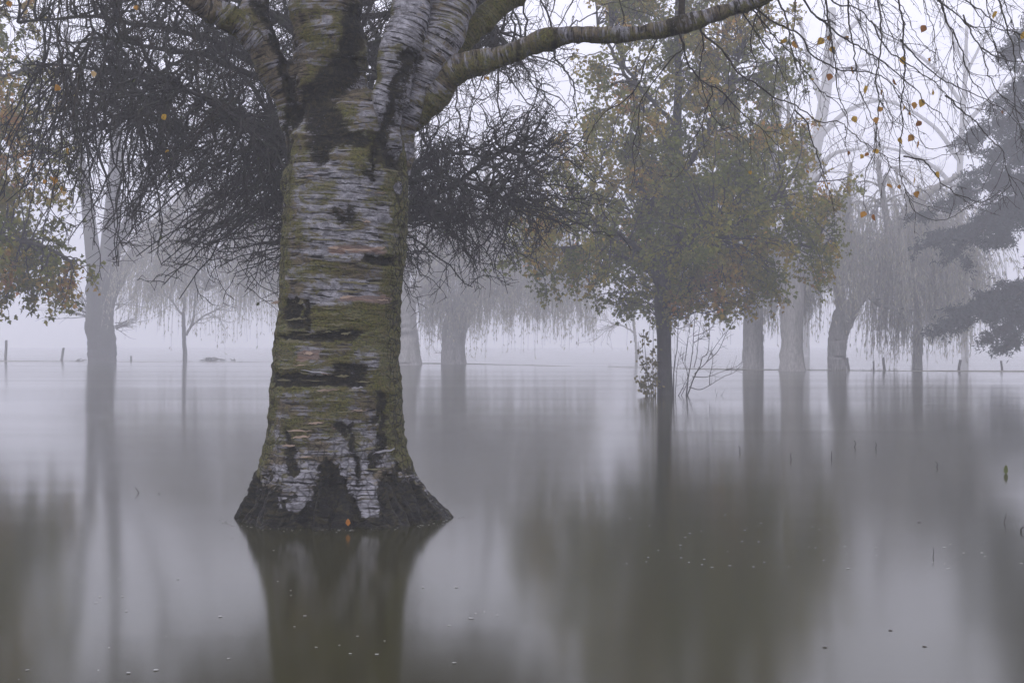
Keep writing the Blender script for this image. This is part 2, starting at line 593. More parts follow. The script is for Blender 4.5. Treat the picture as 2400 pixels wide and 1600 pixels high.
TRUNK = [(1330, 470, 1130), (1262, 506, 1096), (1212, 552, 1049), (1174, 577, 1015), (1122, 602, 980), (1071, 618, 959), (1020, 626, 945), (969, 633, 940),
         (918, 638, 937), (867, 641, 935), (816, 644, 934), (714, 653, 936), (612, 663, 941), (510, 669, 949), (408, 673, 956), (330, 676, 952), (270, 700, 930), (215, 740, 880)]
LIMBS = {
    'centre': [(770, 470, 110, 0.0), (772, 380, 105, 0.02), (775, 270, 96, 0.03), (775, 180, 94, 0.02), (772, 80, 94, 0.0), (770, 0, 92, 0), (764, -140, 82, .02), (750, -330, 70, .05), (742, -520, 56, .1)],
    'left': [(735, 430, 62, 0.0), (706, 330, 44, 0.0), (684, 262, 36, 0.0), (655, 186, 36, -.02), (625, 116, 42, -.04), (606, 50, 42, -.05), (602, -20, 38, -.02), (598, -150, 33, .05), (560, -400, 22, .1)],
    'stub': [(632, 120, 36, -.04), (585, 76, 34, -.08), (535, 42, 31, -.14), (480, 16, 28, -.2), (446, -4, 26, -.26), (424, -50, 24, -.3), (400, -160, 20, -.3)],
    'pale': [(880, 440, 62, -.10), (893, 345, 42, -.16), (911, 250, 42, -.19), (934, 145, 44, -.19), (953, 62, 44, -.17), (970, -6, 44, -.14), (1000, -190, 36, 0), (1022, -480, 25, .1)],
    'right': [(905, 430, 52, 0.04), (938, 320, 38, .0), (975, 215, 44, -.03), (1018, 118, 52, -.04), (1045, 50, 52, 0), (1078, -25, 48, .04), (1122, -190, 38, .1), (1160, -480, 25, .2)],
    'mossy': [(985, 260, 34, .12), (1045, 140, 32, .16), (1110, 64, 30, .2), (1180, 8, 27, .24), (1262, -60, 23, .3), (1400, -230, 15, .5)],
    'long': [(915, 350, 26, .0), (968, 272, 34, -.0), (1016, 216, 38, -.02), (1062, 172, 35, -.05), (1148, 141, 30, -.10), (1250, 106, 27, -.17), (1340, 87, 24, -.24), (1459, 80, 22, -.3), (1571, 67, 23, -.36),
             (1653, 42, 22, -.4), (1755, 4, 21, -.44), (1860, -45, 18, -.46), (2000, -120, 14, -.45), (2240, -215, 9, -.4)],
}

def build_birch():
    root = thing('birch_tree', (B0[0], B0[1], 0), 'large silver birch with mossy forked trunk standing in the foreground water', 'tree')
    # ---- skeleton tubes -> voxel union
    K = 48
    th = np.arange(K) * 2 * np.pi / K
    tz = np.array([[P(0, y, D0)[2], (l + r) / 2, (r - l) / 2] for y, l, r in TRUNK])
    # resample rows
    zz = np.linspace(tz[0, 0], tz[-1, 0], 150)
    cx = np.interp(zz, tz[:, 0], (tz[:, 1] - 1200) * D0 / F)
    rr = np.interp(zz, tz[:, 0], tz[:, 2] * D0 / F)
    core = np.minimum(rr, 0.395)
    lob = np.zeros(K)
    for a, w, h in ((0, .40, 1.0), (180, .42, 1.0), (-52, .28, .85), (-92, .25, .70), (-128, .28, .95), (60, .4, .9), (120, .4, .9), (-25, .2, .75), (-155, .22, .7)):
        d = (th - math.radians(a) + np.pi) % (2 * np.pi) - np.pi
        lob = np.maximum(lob, h * np.exp(-(d / w) ** 2))
    lob = 0.42 + 0.58 * lob
    rad = core[:, None] + (rr - core)[:, None] * lob[None, :]
    # the trunk is not quite round
    rad = rad * (1 + 0.02 * np.sin(2 * th + 0.6)[None] + 0.015 * np.sin(3 * th[None] + zz[:, None] * 1.3))
    V = np.stack([cx[:, None] + rad * np.cos(th), D0 + 0.0 * rad + rad * np.sin(th), np.repeat(zz[:, None], K, 1)], -1)
    g = Geo()
    n = len(zz)
    i = (np.arange(n - 1) * K)[:, None]
    j = np.arange(K)[None]
    q = np.stack([i + j, i + (j + 1) % K, i + K + (j + 1) % K, i + K + j], -1).reshape(-1, 4)
    g.add(V.reshape(-1, 3), [q, np.arange(K)[None, ::-1], ((n - 1) * K + np.arange(K))[None]])
    skel = {'trunk': np.stack([cx, np.full(n, D0), zz, rr], -1)[::2]}
    for k, pts in LIMBS.items():
        s = catmull(LP(pts), 70)
        q = np.arange(70)
        wob = .05 * np.sin(q * .45 + len(k)) + .05 * np.sin(q * .83 + 2 * len(k)) + .04 * np.sin(q * 1.7 + 1)
        s[:, 3] *= 1 + wob * (1.0 if k in ('long', 'stub', 'mossy') else .5)
        s[1:-1, 0] += .008 * np.sin(q[1:-1] * .6 + len(k))
        s[1:-1, 2] += .008 * np.sin(q[1:-1] * .5 + 2 * len(k))
        skel[k] = s
        v, fs = tubes(s[None, :, :3], s[None, :, 3], 28)
        g.add(v, fs)
    me = g.mesh('tmp')
    tmp = bpy.data.objects.new('tmp', me)
    C.objects.link(tmp)
    md = tmp.modifiers.new('r', 'REMESH')
    md.mode = 'VOXEL'
    md.voxel_size = 0.0102
    ms = tmp.modifiers.new('s', 'SMOOTH')
    ms.factor = 0.5
    ms.iterations = 7
    dg = bpy.context.evaluated_depsgraph_get()
    ev = tmp.evaluated_get(dg)
    me2 = bpy.data.meshes.new_from_object(ev)
    bpy.data.objects.remove(tmp)
    nv = len(me2.vertices)
    co = np.empty(nv * 3, np.float32)
    me2.vertices.foreach_get('co', co)
    co = co.reshape(-1, 3).astype(np.float64)
    no = np.empty(nv * 3, np.float32)
    me2.vertices.foreach_get('normal', no)
    no = no.reshape(-1, 3).astype(np.float64)
    nf = len(me2.polygons)
    fv = np.empty(nf * 4, np.int32)
    me2.loops.foreach_get('vertex_index', fv)
    fv = fv.reshape(-1, 4)
    bpy.data.meshes.remove(me2)
    # ---- nearest limb, local bark coordinates
    names = list(skel)
    best = np.full(nv, 1e9)
    lab = np.zeros(nv, int)
    gs = np.zeros(nv)
    ga = np.zeros(nv)
    for li, k in enumerate(names):
        s = skel[k]
        dd = np.full(nv, 1e9)
        bi = np.zeros(nv, int)
        for c in range(0, nv, 60000):
            d = np.linalg.norm(co[c:c + 60000, None, :] - s[None, :, :3], axis=2) - s[None, :, 3]
            bi[c:c + 60000] = d.argmin(1)
            dd[c:c + 60000] = d.min(1)
        T = norm(np.gradient(s[:, :3], axis=0))[bi]
        L = np.concatenate([[0], np.cumsum(np.linalg.norm(np.diff(s[:, :3], axis=0), axis=1))])[bi]
        rel = co - s[bi, :3]
        al = (rel * T).sum(1)
        u = norm(np.cross(T, np.array([0, 1.0, 0])))
        w = np.cross(u, T)
        ang = np.arctan2((rel * u).sum(1), -(rel * w).sum(1)) if k != 'trunk' else np.arctan2(rel[:, 0], -rel[:, 1])
        if k != 'trunk':
            ang = np.arctan2((rel * u).sum(1), np.abs((rel * w).sum(1)) * np.sign(-rel[:, 1]) )
        better = dd < best - (0.0 if k == 'trunk' else -0.0)
        if k == 'trunk':
            better = better
        best = np.where(better, dd, best)
        lab = np.where(better, li, lab)
        gs = np.where(better, L + al + li * 7.3, gs)
        ga = np.where(better, ang * np.clip(s[bi, 3], .03, .4) + li * 3.1, ga)
    # ---- masks in the tree's own frontal coordinates
    u = 1200 + co[:, 0] * F / D0
    v = HOR - (co[:, 2] - CAMZ) * F / D0
    n1 = fbm(co * 5.5, 3) - .5
    n2 = fbm(co * np.array([14, 14, 22]), 3) - .5
    n3 = fbm(co * np.array([30, 30, 60]), 2) - .5
    uu = u + n1 * 22 + n2 * 26
    vv = v + n1 * 18 + n2 * 22
    front = sstep(0.35, -0.1, no[:, 1])
    def cap(segs, soft=26.0):
        m = np.zeros(nv)
        for (ax, ay), (bx, by), r in segs:
            dx, dy = bx - ax, by - ay
            t = np.clip(((uu - ax) * dx + (vv - ay) * dy) / max(dx * dx + dy * dy, 1e-6), 0, 1)
            d = np.hypot(uu - ax - t * dx, vv - ay - t * dy) - r
            m = np.maximum(m, sstep(soft, -soft * .7, d))
        return m
    def box(rects, ns=1.0):
        m = np.zeros(nv)
        a = u + n2 * 26 * ns + n1 * 10
        b = v + n2 * 16 * ns + n3 * 10 + n1 * 10
        for x0, x1, y0, y1 in rects:
            m = np.maximum(m, sstep(-16, 12, np.minimum(a - x0, x1 - a)) * sstep(-6, 5, np.minimum(b - y0, y1 - b)))
        return m
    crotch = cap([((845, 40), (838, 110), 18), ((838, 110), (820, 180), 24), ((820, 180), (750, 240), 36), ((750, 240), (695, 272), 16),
                  ((745, 250), (790, 330), 40), ((745, 300), (768, 385), 20), ((790, 335), (880, 350), 14), ((868, 0), (862, 90), 12)])  # rotted fork, with its shade put into the colour as well
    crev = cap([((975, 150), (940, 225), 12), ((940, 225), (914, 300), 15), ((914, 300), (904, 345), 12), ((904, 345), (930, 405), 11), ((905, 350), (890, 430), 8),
                ((648, -10), (662, 110), 17), ((662, 110), (684, 262), 8), ((590, 0), (640, 60), 10), ((676, 270), (672, 380), 8)])  # creases between the stems, their shade painted dark
    bands = box([(690, 862, 776, 798), (655, 868, 874, 902), (806, 870, 852, 876), (866, 928, 609, 626), (683, 720, 700, 770), (728, 742, 700, 775), (672, 735, 786, 796)])
    knot = cap([((808, 500), (816, 524), 3), ((816, 524), (836, 520), 3), ((838, 500), (838, 518), 3), ((690, 300), (697, 292), 8)])
    scars = cap([((690, 1008), (700, 1040), 6), ((696, 1040), (707, 1085), 13), ((897, 918), (890, 985), 5), ((905, 935), (910, 1020), 5), ((905, 1020), (885, 1080), 12),
                 ((812, 985), (822, 995), 10), ((838, 980), (850, 1110), 4)], 10)
    # corky root buttresses: tongues of black bark rising from the water
    top = np.full(nv, 1212.0)
    for x0, y0, k in ((788, 1046, 1.75), (607, 1105, 1.5), (648, 1085, 4.0), (703, 1130, 2.6), (925, 1072, 1.9), (958, 1108, 1.2), (985, 1135, 1.0), (570, 1160, 1.0), (1030, 1175, 1.0), (742, 1160, 2.2), (868, 1192, 1.0), (672, 1112, 4.0), (905, 1100, 3.0)):
        top = np.minimum(top, y0 + np.abs(uu + n3 * 34 + n2 * 22 - x0) * k + n3 * 40)
    top = np.minimum(top, 1200 + 0 * uu)
    base = sstep(-22, 16, vv - top)
    tongue = base
    strip = cap([((850, 1000), (868, 1110), 13), ((868, 1110), (880, 1180), 22), ((715, 1165), (735, 1130), 12), ((810, 1020), (840, 1040), 20)], 6)
    base = np.clip(base - strip * 1.1 * sstep(1198, 1180, v), 0, 1)
    backdark = sstep(0.2, .8, no[:, 1]) * 0.25
    isF = lab == names.index('long')
    isM = lab == names.index('mossy')
    lw = sum(np.exp(-((u - x0) / w) ** 2) for x0, w in ((1300 * 1.0, 12), (1445, 20), (1556, 14), (1214, 9), (1590, 26), (1700, 10))) * isF
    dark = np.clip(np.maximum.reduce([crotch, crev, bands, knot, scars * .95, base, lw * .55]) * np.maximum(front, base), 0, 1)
    # moss: flanks of the trunk, horizontal swathes, the fork, upper sides of limbs
    tl = np.interp(v, [t[0] for t in TRUNK][::-1], [t[1] for t in TRUNK][::-1])
    tr = np.interp(v, [t[0] for t in TRUNK][::-1], [t[2] for t in TRUNK][::-1])
    flank = np.maximum(sstep(46, 8, u - tl), sstep(58, 14, tr - u)) * sstep(1150, 1040, v) * sstep(280, 420, v)
    sw = np.interp(v, [250, 380, 420, 520, 600, 625, 650, 690, 740, 770, 810, 850, 900, 960, 1040, 1100, 1200],
                   [.34, .42, .20, .16, .22, .55, .48, .25, .62, .70, .45, .42, .62, .50, .40, .30, .15])
    sw = np.where(v < 250, .30, sw)
    moss = sw + .62 * flank + 1.1 * n1
    moss = np.where(isF, .42 + .5 * n1 - .3 * no[:, 2], moss)
    moss = np.where(isM, .85, moss)
    moss = np.where(lab == names.index('pale'), .10 + .9 * n1 + .45 * sstep(-.5, -.9, no[:, 0]), moss)
    moss = np.where(lab == names.index('right'), .20 + .9 * n1, moss)
    moss = np.where(lab == names.index('left'), .30 + .9 * n1, moss)
    moss = np.where(lab == names.index('centre'), np.maximum(moss, .42 + 1.0 * n1), moss)
    moss = np.clip(moss + .25 * sstep(.5, 1, crotch + crev), -.3, 1)
    peel = box([(785, 902, 586, 602), (812, 922, 697, 712), (716, 768, 822, 846), (803, 826, 986, 1000)], .8) * front
    pale = cap([((740, 440), (880, 470), 40), ((760, 520), (790, 580), 40), ((900, 440), (905, 590), 26), ((760, 690), (870, 680), 22), ((870, 830), (900, 850), 22), ((825, 1020), (875, 1180), 34), ((700, 1150), (720, 1100), 30)], 25)
    pale = np.where(lab == names.index('pale'), .9, pale)
    pale = np.where(lab == names.index('right'), .5, pale)
    wet = sstep(.30, .04, co[:, 2])
    plates = np.clip(np.maximum(sstep(34, 10, np.minimum(u - tl, tr - u)) * sstep(300, 420, v), sstep(900, 1060, v) * .6 + base), 0, 1)
    # ---- relief
    relief = 0.045 * (fbm(co * 2.4 + 3, 2) - .5) + 0.020 * n1 + 0.016 * n2 + 0.009 * n3
    relief += np.clip(base, 0, 1) * (0.085 * (.30 - np.abs(fbm(np.stack([ga * 12 + n1 * .8, gs * 2.2, ga * 0], -1), 3) - .5) * 3) + .030 * (fbm(np.stack([ga * 34, gs * 9, ga * 0], -1), 3) - .5))
    relief -= 0.022 * np.clip(bands, 0, 1) + 0.035 * crotch + 0.035 * crev + .014 * scars
    relief += 0.012 * cap([((823, 510), (823, 512), 12)]) - 0.02 * cap([((694, 296), (696, 294), 9)])
    rough = sstep(30, 5, np.minimum(u - tl, tr - u)) * sstep(1180, 1100, v) * sstep(300, 420, v)
    relief += rough * .010 * (fbm(np.stack([ga * 12, gs * 26, ga * 0], -1), 3) - .4) * 2
    relief += 0.014 * (fbm(np.stack([ga * 2.5, gs * 32, ga * 0], -1), 2) - .5) * np.where(v < 1080, 1, .3)
    # long seam down the right of the trunk and the shallow flute left of it
    seam = np.exp(-((u - 897 + 14 * n1 - (v - 350) * .02) / 7.0) ** 2) * sstep(330, 380, v) * sstep(640, 560, v)
    seam2 = np.exp(-((u - 843 - (v - 960) * .07 + 10 * n1) / 5.0) ** 2) * sstep(960, 1000, v) * sstep(1200, 1150, v)
    relief -= (.026 * seam + .020 * seam2 + .02 * np.exp(-((u - 735) / 26) ** 2) * sstep(960, 1060, v)) * front
    co2 = co + no * relief[:, None]
    # ---- split into trunk and limbs along the creases
    flab = lab[fv[:, 0]]
    rootloc = np.array(root.location)
    # normals of the whole skin, so that the seams stay invisible
    fn = np.cross(co2[fv[:, 2]] - co2[fv[:, 0]], co2[fv[:, 3]] - co2[fv[:, 1]])
    vn = np.zeros((nv, 3))
    for c in range(4):
        np.add.at(vn, fv[:, c], fn)
    vn = norm(vn)
    objs = {}
    for li, k in enumerate(names):
        fs = fv[flab == li]
        if not len(fs):
            continue
        used, inv = np.unique(fs, return_inverse=True)
        pn = 'trunk' if k == 'trunk' else 'limb'
        mesh = mesh_from(pn, co2[used] - rootloc, inv.reshape(-1, 4))
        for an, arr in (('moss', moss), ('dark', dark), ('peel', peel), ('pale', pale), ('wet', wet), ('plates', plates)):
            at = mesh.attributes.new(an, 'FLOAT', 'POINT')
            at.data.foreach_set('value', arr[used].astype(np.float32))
        at = mesh.attributes.new('grain', 'FLOAT_VECTOR', 'POINT')
        at.data.foreach_set('vector', np.stack([ga[used], gs[used], np.zeros(len(used))], -1).astype(np.float32).ravel())
        mesh.normals_split_custom_set_from_vertices([tuple(x) for x in vn[used]])
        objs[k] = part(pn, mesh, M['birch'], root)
    fr = (lab == 0) & (no[:, 1] < .1)
    objs['skin'] = co2[fr]
    return root, objs
birch, birch_parts = build_birch()
# ------------------------------------------------------------------ birch twigs and leaves
TW_RIGHT = [
    [(1540, 92), (1510, 150), (1500, 190), (1469, 231), (1411, 269), (1379, 323), (1374, 354), (1360, 398)],
    [(1596, 80), (1600, 114), (1575, 136), (1530, 194), (1503, 238), (1498, 289), (1486, 343), (1490, 400), (1484, 430)],
    [(1588, 70), (1603, 112), (1609, 146), (1639, 180), (1670, 211), (1656, 252), (1646, 292), (1619, 343), (1625, 391)],
    [(1660, 200), (1700, 221), (1731, 262), (1799, 313), (1830, 352)],
    [(1636, 58), (1655, 90), (1683, 112), (1705, 140), (1730, 177), (1775, 210), (1811, 234), (1862, 258), (1904, 297), (1949, 297), (1988, 330), (2027, 354), (2078, 381), (2120, 390)],
    [(1862, 258), (1886, 288), (1907, 345), (1928, 399), (1952, 470)],
    [(1735, 18), (1775, 81), (1820, 135), (1844, 192), (1859, 249)],
    [(1755, 10), (1805, 81), (1862, 141), (1916, 210), (1960, 240), (1990, 300)],
    [(1760, 8), (1826, 57), (1880, 81), (1904, 120), (1961, 159), (2003, 165), (2051, 177), (2084, 195), (2111, 240), (2126, 270), (2138, 279), (2144, 315), (2165, 351), (2216, 348)],
    [(1890, -60), (1958, 3), (2006, 18), (2048, 54), (2114, 96), (2159, 102)],
    [(2042, 50), (2066, 99), (2120, 150), (2165, 183), (2210, 219), (2249, 249), (2318, 267)],
    [(2215, 225), (2270, 270), (2312, 324), (2339, 357), (2357, 420), (2378, 459)],
    [(2110, 92), (2150, 135), (2210, 186), (2264, 207), (2315, 237), (2360, 264), (2410, 315)],
    [(2055, -130), (2060, 0), (2063, 96), (2054, 144), (2045, 195), (2051, 234), (2045, 324), (2042, 360), (2021, 405), (2015, 470), (2018, 490)],
    [(2100, -130), (2111, 0), (2120, 66), (2123, 126), (2129, 168), (2120, 234), (2126, 276), (2120, 324), (2117, 366), (2129, 429), (2141, 470), (2152, 490), (2181, 509), (2215, 514), (2244, 503), (2281, 476)],
    [(2130, -60), (2204, 0), (2258, 36), (2288, 57), (2340, 62), (2410, 74)],
    [(2200, -70), (2264, 0), (2330, 54), (2410, 90)],
    [(2258, 36), (2279, 81), (2303, 117), (2333, 210), (2366, 246), (2410, 300)],
    [(2300, 112), (2345, 135), (2410, 150)],
    [(2180, -60), (2210, 12), (2249, 105), (2270, 174), (2312, 225), (2340, 300)],
    [(2117, 366), (2165, 378), (2210, 426), (2249, 447), (2300, 470), (2330, 462), (2362, 440)],
    [(1800, -30), (1840, 40), (1850, 110), (1872, 190), (1880, 250)],
    [(1930, -60), (1945, 40), (1960, 130), (1975, 220), (1990, 270), (1985, 340)],
    [(1985, -80), (1992, 30), (2010, 130), (2030, 220), (2070, 300), (2075, 350)],
    [(2330, -80), (2345, 30), (2372, 130), (2380, 230), (2395, 330)],
    [(1290, -60), (1300, 0), (1285, 50), (1290, 64)],
    [(1440, -60), (1450, 0), (1462, 40), (1459, 60)],
    [(1600, -70), (1597, 0), (1588, 40)],
    [(1260, -70), (1268, 10), (1283, 60)],
    [(1135, 170), (1122, 200), (1098, 262)],
    [(1380, -60), (1340, 10), (1312, 60), (1296, 80)],
    [(1850, -40), (1930, 55), (2010, 110), (2080, 160), (2160, 220), (2230, 300), (2260, 380)],
    [(1640, 50), (1648, 110), (1640, 170), (1660, 240), (1690, 290), (1740, 330)],
    [(1780, 10), (1760, 90), (1775, 150), (1750, 190), (1700, 230)],
]
TW_LEFT = [
    [(150, -110), (153, 0), (157, 48), (153, 96), (177, 144), (192, 180), (234, 225), (249, 252)],
    [(130, -110), (135, 0), (135, 81), (147, 114), (147, 168), (150, 240), (132, 306), (150, 336), (147, 369), (123, 405), (120, 470)],
    [(186, 172), (177, 207), (168, 258), (150, 324)],
    [(612, 140), (560, 162), (522, 177), (468, 216), (420, 249), (360, 270), (315, 276)],
    [(516, 180), (495, 166), (468, 165), (426, 144), (399, 132), (369, 99)],
    [(618, 160), (594, 186), (540, 240), (498, 288), (440, 320)],
    [(452, 12), (457, 93), (468, 120), (465, 147)],
    [(333, -90), (333, 0), (333, 60), (330, 75)],
    [(0, -60), (14, 20), (34, 62), (46, 88)],
    [(155, -20), (172, 8), (190, 30), (196, 45)],
    [(540, 240), (505, 262), (470, 300), (452, 352)],
]
LEAF_PX = [(313, 18), (131, 203), (214, 172), (377, 270), (383, 347), (102, 418), (125, 416), (140, 436), (154, 348), (5, 378), (1104, 90), (1152, 168),
           (1946, 88), (1912, 115), (1826, 104), (1957, 162), (1866, 181), (1905, 178), (1986, 207), (2024, 212), (2054, 190), (2143, 212), (2135, 138), (2121, 67),
           (2282, 35), (2350, 82), (2089, 262), (2101, 243), (2117, 238), (2110, 285), (2021, 250), (1949, 352), (1980, 360), (2013, 348), (2108, 332), (2069, 324),
           (1855, 395), (1897, 427), (2044, 427), (2066, 430), (2100, 416), (2106, 447), (2153, 402), (1982, 493), (2007, 500), (1689, 455), (2303, 258), (1963, 275),
           (1798, 98), (1884, 96), (2074, 140), (2092, 318), (2012, 277), (22, 10), (1990, 355), (1905, 90), (2076, 250)]

_r = random.Random(77)
for _k in range(12):
    _x = 1770 + _k * 50 + _r.uniform(-20, 20)
    _n = _r.randint(5, 8)
    _y = -110.0
    _pl = []
    _dx = _r.uniform(4, 34)
    for _j in range(_n):
        _pl.append((_x, _y))
        _x += _dx + _r.uniform(-14, 14)
        _y += _r.uniform(40, 78)
    TW_RIGHT.append(_pl)
for _k in range(6):
    _x = 30 + _k * 62 + _r.uniform(-20, 20)
    _y = -110.0
    _pl = []
    for _j in range(_r.randint(4, 6)):
        _pl.append((_x, _y))
        _x += _r.uniform(-14, 14)
        _y += _r.uniform(35, 70)
    TW_LEFT.append(_pl)

def build_birch_twigs():
    rng = np.random.default_rng(21)
    allp = []
    # boughs above the picture that the hanging twigs leave from
    for pts in ([(1122, -190, 30, .1), (1350, -300, 24, .0), (1700, -260, 19, -.2), (2050, -150, 14, -.35), (2350, -90, 9, -.5), (2600, -20, 5, -.6)],
                [(598, -150, 26, .05), (440, -230, 18, -.1), (250, -200, 13, -.3), (120, -110, 9, -.45), (-60, -60, 5, -.5)],
                [(1600, 60, 9, -.36), (1598, 20, 8, -.4), (1606, -90, 6, -.4), (1620, -270, 4, -.3)]):
        s = catmull(LP(pts), 40)
        g = Geo()
        g.add(*tubes(s[None, :, :3], s[None, :, 3], 10))
        part('bough', g, M['twig'], birch)
    for side, lst in (('r', TW_RIGHT), ('l', TW_LEFT)):
        for ti, pl in enumerate(lst):
            d = D0 - (.40 if side == 'r' else .35) + rng.uniform(-.18, .18)
            if side == 'r' and pl[0][0] < 1760 and pl[0][1] > 0:
                d = D0 - .38
            if side == 'l' and pl[0][0] > 430:
                d = D0 - .06
            p3 = np.array([P(a, b, d) for a, b in pl])
            n = max(10, int(sum(np.hypot(*np.diff(np.array(pl, float), axis=0).T)) / 9))
            s = catmull(p3, n)
            drift = np.cumsum(rng.normal(0, .012, n))
            s[:, 1] += drift - drift[0]
            s += rng.normal(0, .0022, s.shape)
            thick = 0.0075 if pl[0][1] < 0 or ti in (2, 4, 8, 9) else 0.0058
            if ti >= (34 if side == 'r' else 11):
                thick = .0042
            if side == 'l' and ti in (3, 4, 5, 10):
                thick = .0036
            R = taper(thick, .0018, 1, n - 1)
            g = Geo()
            g.add(*tubes(s[None], R, 5))
            ns = max(3, int(n / 4.2))
            idx, S, D, t = kids(s[None], ns, rng, .12, 1.0, .75)
            D[:, 2] -= .25
            Ls = rng.uniform(.06, .42, ns) * (1.15 - .5 * t)
            sub = grow(S, D, Ls, 7, .16, .12, rng)
            g.add(*tubes(sub, taper(.0026, .0011, ns, 7), 3))
            idx, S2, D2, t2 = kids(sub, 2, rng, .3, 1.0, .7)
            sub2 = grow(S2, D2, rng.uniform(.03, .16, len(S2)), 4, .18, .05, rng)
            g.add(*tubes(sub2, taper(.0017, .0009, len(S2), 4), 3))
            # buds
            idx, S3, D3, t3 = kids(np.concatenate([sub[:, ::1]]), 2, rng, .2, 1.0, .9)
            bd = np.stack([S3, S3 + norm(D3) * .008, S3 + norm(D3) * .014], 1)
            g.add(*tubes(bd, np.tile([[.0012, .0022, .0006]], (len(bd), 1)), 3))
            part('twig', g, M['twig'], birch)
            allp.append(np.concatenate([s, sub[:, 2:, :].reshape(-1, 3)]))
    pts = np.vstack(allp)
    pu = 1200 + pts[:, 0] * F / pts[:, 1]
    pv = HOR - (pts[:, 2] - CAMZ) * F / pts[:, 1]
    mats = [leaf_mat('birch_leaf_gold', (0.48, 0.30, 0.05), .45), leaf_mat('birch_leaf_orange', (0.42, 0.22, 0.05), .45),
            leaf_mat('birch_leaf_brown', (0.28, 0.12, 0.035), .35), leaf_mat('birch_leaf_pale', (0.55, 0.40, 0.20), .4)]
    # serrated rhombic blade
    out = []
    for a, r in ((0, 0), (.08, .22), (.22, .40), (.36, .46), (.44, .40), (.58, .36), (.66, .26), (.78, .2), (.86, .1), (1.0, 0)):
        out.append((r, a))
    vs_ = [(-r, a, .10 * r) for r, a in out] + [(r, a, .10 * r) for r, a in out[-2:0:-1]]
    mid = [(0, .3, -.03), (0, .65, -.05)]
    for q, (lx, ly) in enumerate(LEAF_PX):
        px, py = lx * 1.0204, ly * 1.0204
        k = np.argmin((pu - px) ** 2 + (pv - py + 6) ** 2)
        tw = pts[k]
        d = tw[1]
        c = P(px, py, d)
        if np.linalg.norm(c - tw) > .09:
            c = tw + np.array([rng.normal(0, .012), rng.normal(0, .012), -.035])
        size = rng.uniform(.038, .060) if rng.random() < .75 else rng.uniform(.026, .038)
        kind = rng.choice(4, p=[.42, .34, .2, .04])
        if lx < 700:
            kind = rng.choice([1, 1, 0])
        if (lx, ly) == (214, 172):
            kind = 3
        ax = norm(np.array([rng.normal(0, .5), rng.normal(0, .35), -1.0 + rng.normal(0, .45)]))
        w = norm(np.cross(ax, np.array([rng.normal(0, .6), 1.0, rng.normal(0, .3)])))
        if rng.random() < .25:
            w = norm(np.cross(ax, np.array([1.0, rng.normal(0, .5), 0])))
        u = np.cross(w, ax)
        fold = rng.uniform(.2, 1.6)
        curl = rng.uniform(-.25, .3)
        L = np.array(vs_ + mid)
        V = c + size * ((L[:, 0:1] * w * .95) + (L[:, 1:2] - .5) * ax + (L[:, 2:3] * fold * 2 + curl * (L[:, 1:2] - .5) ** 2 * 2) * u)
        nb = len(vs_)
        fs = [[nb, i, (i + 1) % nb] for i in list(range(0, 4)) + list(range(nb - 4, nb))]
        fs += [[nb + 1, i, i + 1] for i in range(4, nb - 4)] + [[nb, 4, nb + 1], [nb + 1, nb - 4, nb]]
        g = Geo()
        g.add(V, np.array(fs))
        o = part('leaf', g, mats[kind], birch)
        # its stalk reaches the nearest twig
        st = c - size * .5 * ax
        mid_ = (st + tw) / 2 + np.array([0, 0, -.02 - .05 * np.linalg.norm(st - tw)])
        s = catmull(np.array([tw, mid_, st]), 8)
        g = Geo()
        g.add(*tubes(s[None], taper(.0013, .0009, 1, 7), 3))
        part('stalk', g, M['twig'], o)
build_birch_twigs()

